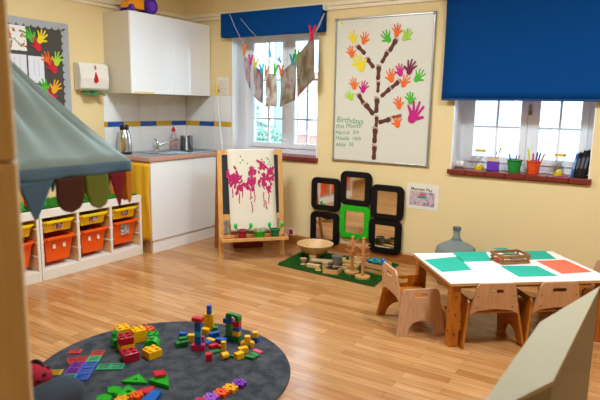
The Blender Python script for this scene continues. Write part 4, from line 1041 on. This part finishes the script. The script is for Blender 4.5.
for z, dm, c, lb in ((0, (.078, .034, .034), 'm', 'crimson base block of the nearest tower'), (.0342, (.034, .034, .05), 'b', 'lower blue block in the crimson based tower'), (.0844, (.036, .036, .028), 'c', 'light blue cube in the middle of the tower'), (.1126, (.034, .034, .06), 'b', 'upper blue block in the crimson based tower'), (.1728, (.062, .04, .022), 'r', 'red block on top of the crimson based tower')):
    blk(tx, tyy, z, dm, c, .55 if z not in (.1728,) else .2, lb)
blk(2.300, -2.395, 0, (.045, .03, .045), 'y', .6, 'yellow block leaning just left of the crimson based tower')
blk(2.335, -2.36, 0, (.04, .025, .028), 'r', .9, 'red block behind the crimson based tower')
bx, by = 2.254, -2.2
blk(bx - .012, by, 0, (.028, .03, .10), 'y', .4, 'tall yellow block forming the left of the highest tower')
blk(bx + .018, by + .012, 0, (.03, .03, .10), 'y', .4, 'tall yellow block forming the right of the highest tower')
blk(bx + .008, by + .005, .1003, (.026, .026, .056), 'b', .4, 'blue block on the very top of the highest tower')
blk(2.290, -2.262, 0, (.05, .03, .035), 'y', .2, 'yellow block in front of the highest tower')
blk(2.205, -2.225, 0, (.03, .03, .04), 'g', .3, 'green cube left of the highest tower')
blk(2.318, -2.205, 0, (.034, .03, .032), 'g', .8, 'green cube right of the highest tower')
blk(2.370, -2.275, 0, (.06, .034, .034), 'b', 1.0, 'blue block lying right of the highest tower')
blk(2.468, -2.325, 0, (.062, .034, .036), 'b', .3, 'blue block in the middle between the two towers')
blk(2.40, -2.335, 0, (.06, .03, .02), 'y', .0, 'flat yellow block behind the blue cylinder')
blk(2.412, -2.378, 0, (.04, .028, .028), 'b', 1.2, 'blue cylinder right beside the crimson based tower', 'cyl')
blk(2.46, -2.385, .0, (.055, .034, .02), 'r', 1.2, 'flat red block in the middle of the scatter')
blk(2.505, -2.372, 0, (.03, .025, .022), 'r', .5, 'small red block by the upright yellow one')
blk(2.515, -2.436, 0, (.058, .03, .014), 'g', 1.1, 'flat green slab behind the red cube')
blk(2.548, -2.525, 0, (.037, .037, .042), 'r', .75, 'red cube nearest the camera among the wooden blocks')
blk(2.541, -2.392, 0, (.026, .026, .06), 'y', .5, 'upright yellow block in the scatter')
blk(2.607, -2.462, 0, (.04, .038, .038), 'y', 1.2, 'yellow cylinder lying in front of the upright yellow block', 'cyl')
blk(2.630, -2.424, 0, (.05, .02, .014), 'g', .3, 'thin green slab right of the yellow cylinder')
blk(2.575, -2.41, 0, (.03, .02, .014), 'g', -.3, 'little green slab left of the yellow cylinder')
# arch tower
ax_, ay_ = 2.468, -2.250; bx2, by2 = 2.526, -2.252
blk(ax_, ay_, 0, (.05, .038, .034), 'g', .2, 'dark green base of the arch tower, left side')
blk(ax_, ay_, .0342, (.036, .034, .07), 'l', .2, 'leaf green column of the arch tower')
blk(ax_ - .008, ay_, .1044, (.055, .034, .03), 'b', .2, 'blue block on the leaf green column')
for z, c, h in ((0, 'g', .042), (.0422, 'y', .03), (.0724, 'b', .026), (.0986, 'r', .034)):
    blk(bx2, by2, z, (.044 if c != 'y' else .038, .034, h), c, .2, BC[c][1] + ' block in the right column of the arch tower')
blk((ax_ + bx2) / 2 + .004, (ay_ + by2) / 2, .1350, (.098, .03, .036), 'g', -.03, 'green arch bridging the top of the arch tower', 'arch')
blk(2.455, -2.19, 0, (.03, .03, .035), 'g', .7, 'green cube just behind the arch tower')
blk(2.617, -2.268, 0, (.078, .032, .034), 'y', .55, 'yellow bridge block right of the arch tower', 'arch')
blk(2.617, -2.268, .0342, (.032, .03, .034), 'y', .55, 'yellow cube on the yellow bridge block')
blk(2.612, -2.182, 0, (.034, .032, .028), 'b', .2, 'blue cube at the right behind the yellow bridge')
blk(2.608, -2.180, .0282, (.034, .032, .032), 'y', .4, 'yellow cube standing on the blue cube')
blk(2.645, -2.345, 0, (.055, .034, .034), 'y', 1.0, 'yellow block lying behind the nearest right yellow one')
blk(2.672, -2.415, 0, (.05, .034, .036), 'y', 1.3, 'nearest yellow block at the right of the scatter')
blk(2.710, -2.296, 0, (.06, .03, .012), 'p', -.1, 'pink slab lying furthest right')
blk(2.722, -2.336, 0, (.06, .03, .012), 'g', -.15, 'green slab just in front of the pink slab')
blk(2.722, -2.378, 0, (.058, .032, .016), 'g', .1, 'thicker green slab nearest the camera by the pink slab')

# jumbo studded bricks
gj = 'large studded plastic bricks on the rug'
def stud(x, y, z, w, d, h, c, rz, lb, nx=2, ny=2, half=False, face=None):
    rz = rz + .35; w *= 1.18; d *= 1.18
    t = thing('studded_brick', lb, 'brick', (x, y, ZR + z), rz, gj); m = mat(c, .25, 0, 10, .03)
    if half:
        MB().prism([(-w / 2, 0), (w / 2, 0)] + [(w / 2 * math.cos(a), h * math.sin(a)) for a in [PI * i / 12 for i in range(1, 12)]], -d / 2, d / 2, 'y').build('body', m, t, True)
    else: MB().box(-w / 2, w / 2, -d / 2, d / 2, 0, h, .0025).build('body', m, t)
    sb = MB(); rr = min(w / nx, d / ny) * .3
    for i in range(nx):
        for j in range(ny):
            px, py = (i + .5) * w / nx - w / 2, (j + .5) * d / ny - d / 2
            if half and nx > 1: continue
            sb.lathe([(rr, -.003), (rr, .008), (rr * .86, .0095)], (px, py, h), n=14)
    if half and nx > 1: sb.lathe([(rr, -.006), (rr, .006), (rr * .86, .0075)], (0, 0, h), n=14)
    sb.build('stud', m, t, True)
    if face: MB().box(-w / 2 + .008, w / 2 - .008, -d / 2 - .001, -d / 2, .006, h - .006).build('printed_face', face, t)
    return t
ry = '#f2b60a'; rrd = '#b01228'; gg = '#1f9a2c'
stud(2.073, -2.688, 0, .066, .066, .042, ry, .80, 'yellow studded brick at the bottom of the front pair')
stud(2.070, -2.690, .0422, .066, .066, .044, rrd, .78, 'red studded brick stacked on the front yellow brick')
stud(1.955, -2.612, .0422, .066, .066, .042, ry, .80, 'yellow studded brick raised at the back left'); stud(1.955, -2.612, 0, .066, .066, .042, ry, .80, 'yellow studded brick under the raised back left one')
stud(2.028, -2.560, .0, .066, .066, .042, ry, .80, 'yellow studded brick at the bottom of the back right stack'); stud(2.028, -2.560, .0422, .064, .064, .03, ry, .80, 'yellow studded brick on top of the back right stack')
stud(1.985, -2.690, 0, .034, .05, .05, gg, .85, 'lower green studded brick left of the yellow stack', 1, 1); stud(1.975, -2.680, .0502, .03, .03, .03, gg, .85, 'small green brick on the left green brick', 1, 1)
stud(2.185, -2.760, 0, .068, .068, .048, rrd, .85, 'single red studded brick in front of the stacks')
stud(2.257, -2.665, 0, .070, .066, .044, ry, 1.0, 'single yellow studded brick right of the single red one')
stud(2.150, -2.565, 0, .075, .056, .044, gg, .25, 'rounded green studded brick behind the single yellow one', 2, 1, True)
stud(2.088, -2.505, 0, .058, .045, .040, gg, .2, 'green studded brick with a white printed face', 2, 2, False, blotch('#e0e8f0', ('#88a8c8',), 60, .5, 0, 3, .6))
stud(1.995, -2.458, 0, .062, .045, .036, '#ee6420', -.25, 'orange studded brick with a printed picture', 2, 2, False, blotch('#d8c8c0', ('#a09890', '#e0a080'), 60, .5, 0, 1, .5))

# magnetic see-through tiles
gt = 'see-through magnetic tiles laid flat on the rug'
e1 = Vector((.0535, .0425)); e2 = Vector((.041, -.0555)); O0 = Vector((1.928, -2.908))
def tile(org_, c, lb, u_=e1, v_=e2, tri=False, z=0):
    m = mat(c, .2, 0, 10, .03, trans=0.0, alpha=1.0)
    pane_m = mat(c, .1, 0, 10, .05, trans=.55)
    ctr = org_ + (u_ + v_) * .5
    t = thing('magnetic_tile', lb, 'magnetic tile', (ctr.x, ctr.y, ZR + z), 0, gt)
    if tri: O = [Vector((0, 0)), u_, u_ * .5 + v_ * 1.15]
    else: O = [Vector((0, 0)), u_, u_ + v_, v_]
    O = [p + org_ - ctr for p in O]; cc_ = sum(O, Vector((0, 0))) / len(O)
    O = [cc_ + (p - cc_) * .97 for p in O]
    I = [cc_ + (p - cc_) * (.76 if not tri else .66) for p in O]
    MB().holed([tuple(p) for p in O], [tuple(p) for p in I], 0, .007, 'z').build('frame', m, t)
    MB().prism([tuple(p) for p in I], .002, .005).build('pane', pane_m, t)
    if not tri:
        b_ = MB()
        a_, c_ = (I[0] + I[3]) / 2, (I[1] + I[2]) / 2; w = (I[3] - I[0]).normalized() * .0015
        b_.hexa([(*(a_ - w), .001), (*(c_ - w), .001), (*(c_ + w), .001), (*(a_ + w), .001)], [(*(a_ - w), .006), (*(c_ - w), .006), (*(c_ + w), .006), (*(a_ + w), .006)])
        b_.build('rib', m, t)
G = lambda i, j: O0 + e1 * i + e2 * j
tile(G(-1, 0) + Vector((.027, 0.0)), '#c02430', 'red triangular tile at the left of the tile strip', tri=True)
tile(G(0, 0), '#c4283a', 'red square tile at the top of the purple column')
tile(G(0, 1), '#7a2a9c', 'upper purple square tile'); tile(G(0, 2), '#7a2a9c', 'lower purple square tile')
tile(G(0, 3), '#159a5c', 'green square tile below the purple tiles, by the armchair')
tile(G(1, -1), '#c82c38', 'red square tile at the top of the blue column'); tile(G(1, 0), '#1fae78', 'green square tile between the red and blue tiles')
tile(G(1, 1), '#1058b8', 'uppermost blue square tile'); tile(G(1, 2), '#1058b8', 'middle blue square tile'); tile(G(1, 3), '#1058b8', 'lowest blue square tile by the armchair')
tile(G(2, 1) + Vector((.012, .0)) + e2 * .35, '#1c9c6c', 'green square tile attached right of the blue column'); tile(G(3, 1) + Vector((.014, .0)) + e2 * .35, '#1c9c6c', 'outermost green square tile at the right of the blue column')
tile(Vector((1.825, -2.872)), '#c43040', 'red rectangular tile lying apart above the strip', e1, e2 * .75)
tile(Vector((1.952, -3.085)), '#c8a01c', 'yellow tile lying apart beside the ladybird cushion', e1 * 1.0, e2 * .85)

# bristle shapes
gbn = 'bristly plastic building shapes on the rug'
def bristle(pts, c, lb, h=.014, z=0, hole=None):
    cx_ = sum(p[0] for p in pts) / len(pts); cy_ = sum(p[1] for p in pts) / len(pts)
    m = mat(c, .35, 0, 10, .05); t = thing('bristle_shape', lb, 'building shape', (cx_, cy_, ZR + z), 0, gbn)
    P = [(p[0] - cx_, p[1] - cy_) for p in pts]
    if hole and len(P) == 3:
        # subdivide triangle outline so that it matches a round hole
        Q = []
        for i in range(3):
            a, b2 = Vector(P[i]), Vector(P[(i + 1) % 3])
            for k_ in range(4): Q.append(tuple(a.lerp(b2, k_ / 4)))
        angs = [math.atan2(q[1], q[0]) for q in Q]
        I = [(hole * math.cos(a), hole * math.sin(a)) for a in angs]
        MB().holed(Q, I, 0, h, 'z').build('plate', m, t)
    else: MB().prism(P, 0, h).build('plate', m, t)
    b_ = MB()
    for i in range(len(P)):
        a, b2 = Vector(P[i]), Vector(P[(i + 1) % len(P)]); n = max(2, int((b2 - a).length / .009))
        for k_ in range(n):
            p = a.lerp(b2, (k_ + .5) / n); dd = p.normalized() * .003
            b_.box(p.x - .0016 + dd.x, p.x + .0016 + dd.x, p.y - .0016 + dd.y, p.y + .0016 + dd.y, .001, h + .001)
    xs_, ys_ = [p[0] for p in P], [p[1] for p in P]
    def inside(x, y):
        r_ = False; j = len(P) - 1
        for i in range(len(P)):
            if (P[i][1] > y) != (P[j][1] > y) and x < (P[j][0] - P[i][0]) * (y - P[i][1]) / (P[j][1] - P[i][1] + 1e-9) + P[i][0]: r_ = not r_
            j = i
        return r_
    x = min(xs_)
    while x < max(xs_):
        y = min(ys_)
        while y < max(ys_):
            if inside(x, y) and (not hole or math.hypot(x, y) > hole + .003): b_.cyl((x, y, h), (x, y, h + .004), .0018, .0012, 5)
            y += .010
        x += .010
    b_.build('bristles', m, t)['kind'] = 'stuff'
bg = '#1fb01c'
bristle([(2.364, -2.967), (2.479, -2.906), (2.378, -2.868)], bg, 'long green triangle plate behind the red diamond', hole=.010)
bristle([(2.478, -2.89), (2.600, -2.878), (2.500, -2.795)], bg, 'green triangle plate with a red diamond on top', .022)
bristle([(2.450, -2.842), (2.500, -2.865), (2.528, -2.825), (2.480, -2.80)], '#d01c34', 'red diamond lying on the green triangle', .010, .028)
bristle([(2.36, -3.045), (2.372, -3.02), (2.408, -3.012), (2.436, -3.03), (2.432, -3.065), (2.395, -3.075)], bg, 'green hexagon plate next to the yellow piece')
bristle([(2.385, -3.125), (2.402, -3.095), (2.437, -3.09), (2.462, -3.115), (2.455, -3.145), (2.41, -3.155)], bg, 'green hexagon plate nearest the bottom edge of the photo')
bristle([(2.445, -3.075), (2.545, -3.005), (2.424, -2.975)], bg, 'green triangle plate with a hole behind the orange piece', hole=.014)
bristle([(2.495, -2.990), (2.533, -2.915), (2.555, -2.932), (2.560, -2.98)], '#d01c34', 'flat red wedge left of the blue bar')
bristle([(2.587, -3.044), (2.561, -2.939), (2.605, -2.930), (2.645, -3.02)], '#1068c0', 'blue bristly bar right of the orange piece', .016)
def cogpiece(x, y, z, c, rz, lb, grp, name='jigsaw_link', cat='link', s_=.036, h=.018, teeth=6):
    P = []
    for i in range(teeth * 6):
        a = 2 * PI * i / (teeth * 6); ph = (i % 6) / 6
        r_ = s_ * (1.0 if ph in (1 / 6, 2 / 6, 3 / 6) else .76); P.append((r_ * math.cos(a), r_ * math.sin(a)))
    t = thing(name, lb, cat, (x, y, ZR + z), rz, grp)
    I = [(s_ * .22 * math.cos(2 * PI * i / (teeth * 6)), s_ * .22 * math.sin(2 * PI * i / (teeth * 6))) for i in range(teeth * 6)]
    MB().holed(P, I, 0, h, 'z').build('cog', mat(c, .35, 0, 10, .04), t)
    b_ = MB()
    for i in range(teeth): a = 2 * PI * (i + .33) / teeth; b_.cyl((s_ * .55 * math.cos(a), s_ * .55 * math.sin(a), h), (s_ * .55 * math.cos(a), s_ * .55 * math.sin(a), h + .004), .005, n=8)
    b_.build('nub', mat(c, .35, 0, 10, .04), t)
cogpiece(2.545, -3.035, .0, '#f06010', .2, 'orange cog piece overlapping the green triangle', gbn, 'cog_piece', 'cog', .034, .030)
cogpiece(2.505, -3.085, 0, '#f0b010', .5, 'yellow cog piece left of the orange cog', gbn, 'cog_piece', 'cog', .034, .020)
gl_ = 'chain of interlocking cog links on the rug'
for x, y, c, lb in ((2.862, -2.655, '#7a2aa8', 'deep purple link at the far end of the chain'), (2.856, -2.716, '#f0ac08', 'yellow link in the chain'), (2.848, -2.777, '#f05a10', 'orange link in the chain'), (2.838, -2.838, '#a058c8', 'lilac link in the chain'), (2.827, -2.899, '#c8245c', 'magenta link in the chain at the bottom of the photo')):
    cogpiece(x, y, 0, c, .3, lb, gl_, s_=.038, h=.020)

# ladybird cushion
lbk = thing('ladybird_bag', 'red ladybird soft bag with black spots at the rug edge', 'bag', (2.02, -3.225, .01), .3)
MB().ball((0, 0, .055), .10, (1, .82, .55), 24).build('body', mat('#a01026', .9, .2, 100), lbk, True)
sp_ = MB()
for a, e in ((-.2, .5), (-1.0, .65), (-1.7, .5), (.6, .7), (-.6, .15), (-1.4, .1), (1.8, .6)):
    d = Vector((math.cos(a) * math.cos(e), math.sin(a) * math.cos(e), math.sin(e))); p = Vector((d.x * .1, d.y * .082, .055 + d.z * .055)); sp_.ball(p, .013, (1, 1, .5), 10)
sp_.build('spots', mat('#18080c', .8), lbk, True)
MB().tube([(-.09 + .18 * i / 12, .05 * math.sin(PI * i / 12) - .01, .055 + .058 * math.sin(PI * i / 12)) for i in range(13)], .010, 8).build('strap', mat('#140c10', .8), lbk, True)

# ---------------------------------------------------------------- fabric awning in the foreground
aw = thing('play_canopy', 'pale blue fabric play canopy with coloured scallops hanging in the foreground', 'canopy', (2.3096, -3.6564, 1.134))
hw, hl, zt = .45, .45, .042
AP = Vector((0, 0, .59 + zt))
clo = mat('#a6bcba', .85, .15, 30, .05, translucent=.25)
clod = mat('#5c7c92', .85, .1, 30, .05, translucent=.15)
def face(a, c, ni):
    a, c = Vector(a), Vector(c)
    def fn(u_, v_):
        p = a.lerp(c, u_).lerp(AP, v_)
        sag = -.022 * math.sin(PI * min(1, v_ * 1.3)) if v_ < .77 else 0
        wr = (.022 * math.sin(u_ * 23 + ni + v_ * 3) + .014 * math.sin(u_ * 43 + 2 - v_ * 4)) * (1 - v_) * v_ * 3
        if u_ in (0, 1): wr = 0
        return (p.x, p.y, p.z + sag + wr)
    return fn
cs = [(hw, -hl, zt), (hw, hl, zt), (-hw, hl, zt), (-hw, -hl, zt)]
for i in range(4):
    MB().grid(face(cs[i], cs[(i + 1) % 4], i), 40, 16).build('roof_panel', clo, aw, True, solid=.003)
    a, c = Vector(cs[i]), Vector(cs[(i + 1) % 4])
    n = (c - a).cross(Vector((0, 0, 1))).normalized()
    def vf(u_, v_, a=a, c=c, n=n): p = a.lerp(c, u_); return (p.x + n.x * .006 * math.sin(u_ * 25) * v_, p.y + n.y * .006 * math.sin(u_ * 25) * v_, p.z - zt * v_)
    MB().grid(vf, 40, 3).build('valance', clod, aw, True, solid=.003)
sc_cols = ['#5b7c96', '#5a2c1a', '#79812a', '#8e1428', '#d88c1c']
def scallop(a, c, col, pointed, k):
    a, c = Vector(a), Vector(c); d = c - a; P = []
    n = d.normalized().cross(Vector((0, 0, 1)))
    def fn(u_, v_):
        if pointed: w = 1 - v_ * .93; h = .130 * v_
        else: w = math.sqrt(max(0, 1 - max(0, (v_ - .45) / .55) ** 2)) * .98 + .02; h = .125 * v_
        p = a.lerp(c, .5 + (u_ - .5) * w * .94)
        return (p.x + n.x * (.003 + .01 * v_ * math.sin(k)), p.y + n.y * (.003 + .01 * v_ * math.sin(k)), -h)
    MB().grid(fn, 8, 12).build('scallop', mat(col, .85, .1, 30, .05, translucent=.3), aw, True, solid=.004)
for i in range(4):
    a, c = Vector(cs[i][:2] + (0,)), Vector(cs[(i + 1) % 4][:2] + (0,))
    for k_ in range(8):
        j = (7 - k_) if i == 0 else k_
        pt = (j % 8) in (0, 3, 5)
        seq = [4, 3, 2, 1, 0, 3, 2, 1]
        off = [0, .03, .111, .217, .337, .48, .58, .70, .9]
        s0, s1 = (k_ / 8, (k_ + 1) / 8) if i else (1 - off[j + 1] / .9, 1 - off[j] / .9)
        scallop(a.lerp(c, s0), a.lerp(c, s1), sc_cols[seq[j]], seq[j] in (0, 3), j + i)
MB().cyl((0, 0, AP.z - .01), (0, 0, RZ - 1.134), .003, n=6).build('hanging_cord', mat('#d8d4c8', .8), aw)

# wooden post close to the camera
ps = MB().box(-.055, .055, -.055, .055, 0, 1.287, .004).box(-.055, .055, -.055, .055, 1.291, RZ, .004)
post = struct(ps.build('trim_5', wood('#d9c096', '#ceb488', .55, (30, 30, 3)), loc=(3.454, -4.150, 0), rz=-.56))

# kids armchair in the lower left foreground
ac = thing('fabric_armchair', 'small dark blue-grey fabric armchair in the lower left foreground', 'armchair', (2.655, -3.80, 0))
fab = mat('#3e4956', .9, .2, 120, .08)
def cushion(n_, x0, x1, y0, y1, z0, z1, bv=.03):
    o = MB().box(x0, x1, y0, y1, z0, z1).build(n_, fab, ac); md = o.modifiers.new('soft', 'BEVEL'); md.width = bv; md.segments = 6
    for p in o.data.polygons: p.use_smooth = True
    return o
cushion('backrest', -.26, .26, -.37, -.252, .04, .56)
cushion('seat', -.128, .128, -.25, .22, .04, .24)
for sx in (-1, 1): cushion('arm', min(sx * .13, sx * .26), max(sx * .13, sx * .26), -.25, .25, .04, .455, .05)
for sx in (-1, 1):
    for y in (-.30, .18): MB().cyl((sx * .2, y, 0), (sx * .2, y, .06), .018, n=12).build('foot', black, ac)

# cream unit in the lower right foreground
cu = thing('display_unit', 'cream painted low unit with a chamfered end in the lower right foreground', 'unit', (4.25, -2.9, 0))
P = [(4.170, -3.204), (4.195, -2.494), (4.351, -1.853), (4.375, -1.853), (4.31, -2.978), (4.238, -3.159)]
P = [(4.165, -3.5), (4.168, -3.204), (4.195, -2.494), (4.351, -1.853), (4.310, -2.978), (4.238, -3.159), (4.235, -3.5)]
Pl = [(p[0] - 4.25, p[1] + 2.9) for p in P]
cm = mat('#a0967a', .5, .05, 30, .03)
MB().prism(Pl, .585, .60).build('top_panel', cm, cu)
Q = [(p[0] * .985, p[1] * .995) for p in Pl]
MB().prism(Q, .0, .5848).build('side_panel', mat('#786f60', .55, .05, 30, .03), cu)  # same cream unit, shade put into the darker side colour
# ---------------------------------------------------------------- added ceiling lights, out of view, to brighten the room
lampm = emis('#f4f8ff', 2.5)
for x, y, en in ((1.9, -1.9, 54), (4.4, -1.9, 54), (1.9, -4.7, 22)):  # weakest panel added to brighten the wooden post
    t = thing('added_ceiling_light', 'white square ceiling light panel', 'light', (x, y, RZ), 0, 'added ceiling light panels')
    MB().box(-.31, .31, -.31, .31, -.035, -.002, .005).build('frame', white, t)
    MB().box(-.28, .28, -.28, .28, -.04, -.0352).build('diffuser', lampm, t)
    ld = bpy.data.lights.new('added_panel_lamp', 'AREA'); ld.shape = 'SQUARE'; ld.size = .56; ld.energy = en; ld.color = (.80, .91, 1)
    lo = bpy.data.objects.new('added_panel_lamp', ld); COL.objects.link(lo); lo.parent = t; lo.location = (0, 0, -.045)
# daylight through the two windows
for W in (W1, W2):
    ld = bpy.data.lights.new('daylight', 'AREA'); ld.shape = 'RECTANGLE'; ld.size = W[1] - W[0] - .1; ld.size_y = W[3] - W[2] - .1
    ld.cycles.is_portal = True
    lo = bpy.data.objects.new('window_portal', ld); COL.objects.link(lo); lo.location = ((W[0] + W[1]) / 2, .32, (W[2] + W[3]) / 2); lo.rotation_euler = (-PI / 2, 0, 0)
w = bpy.data.worlds.new('sky'); scn.world = w; w.use_nodes = True
bgn = w.node_tree.nodes['Background']; bgn.inputs['Color'].default_value = (.60, .80, 1, 1); bgn.inputs['Strength'].default_value = 10.5

# ---------------------------------------------------------------- camera
yaw, pit, rol = -.5603, .1655, .0176
d = Vector((math.sin(yaw) * math.cos(pit), math.cos(yaw) * math.cos(pit), -math.sin(pit)))
rt = Vector((math.cos(yaw), -math.sin(yaw), 0)); up = rt.cross(d)
r2 = rt * math.cos(rol) + up * math.sin(rol); u2 = -rt * math.sin(rol) + up * math.cos(rol)
cam = bpy.data.cameras.new('camera'); co = bpy.data.objects.new('camera', cam); COL.objects.link(co)
M = Matrix(((r2.x, u2.x, -d.x, 4.4884), (r2.y, u2.y, -d.y, -4.7034), (r2.z, u2.z, -d.z, 1.395), (0, 0, 0, 1)))
co.matrix_world = M
cam.sensor_width = 36; cam.lens = 557.39 / 600 * 36; cam.clip_start = .05
cam.dof.use_dof = True; cam.dof.focus_distance = 4.9; cam.dof.aperture_fstop = 2.8
scn.camera = co
scn.view_settings.view_transform = 'Standard'; scn.view_settings.look = 'None'; scn.view_settings.gamma = 1; scn.view_settings.use_curve_mapping = False
scn.view_settings.exposure = 0.27
scn.cycles.use_denoising = True
scn.cycles.max_bounces = 10; scn.cycles.diffuse_bounces = 5; scn.cycles.transparent_max_bounces = 16
scn.cycles.sample_clamp_indirect = 8; scn.cycles.caustics_reflective = False; scn.cycles.caustics_refractive = False
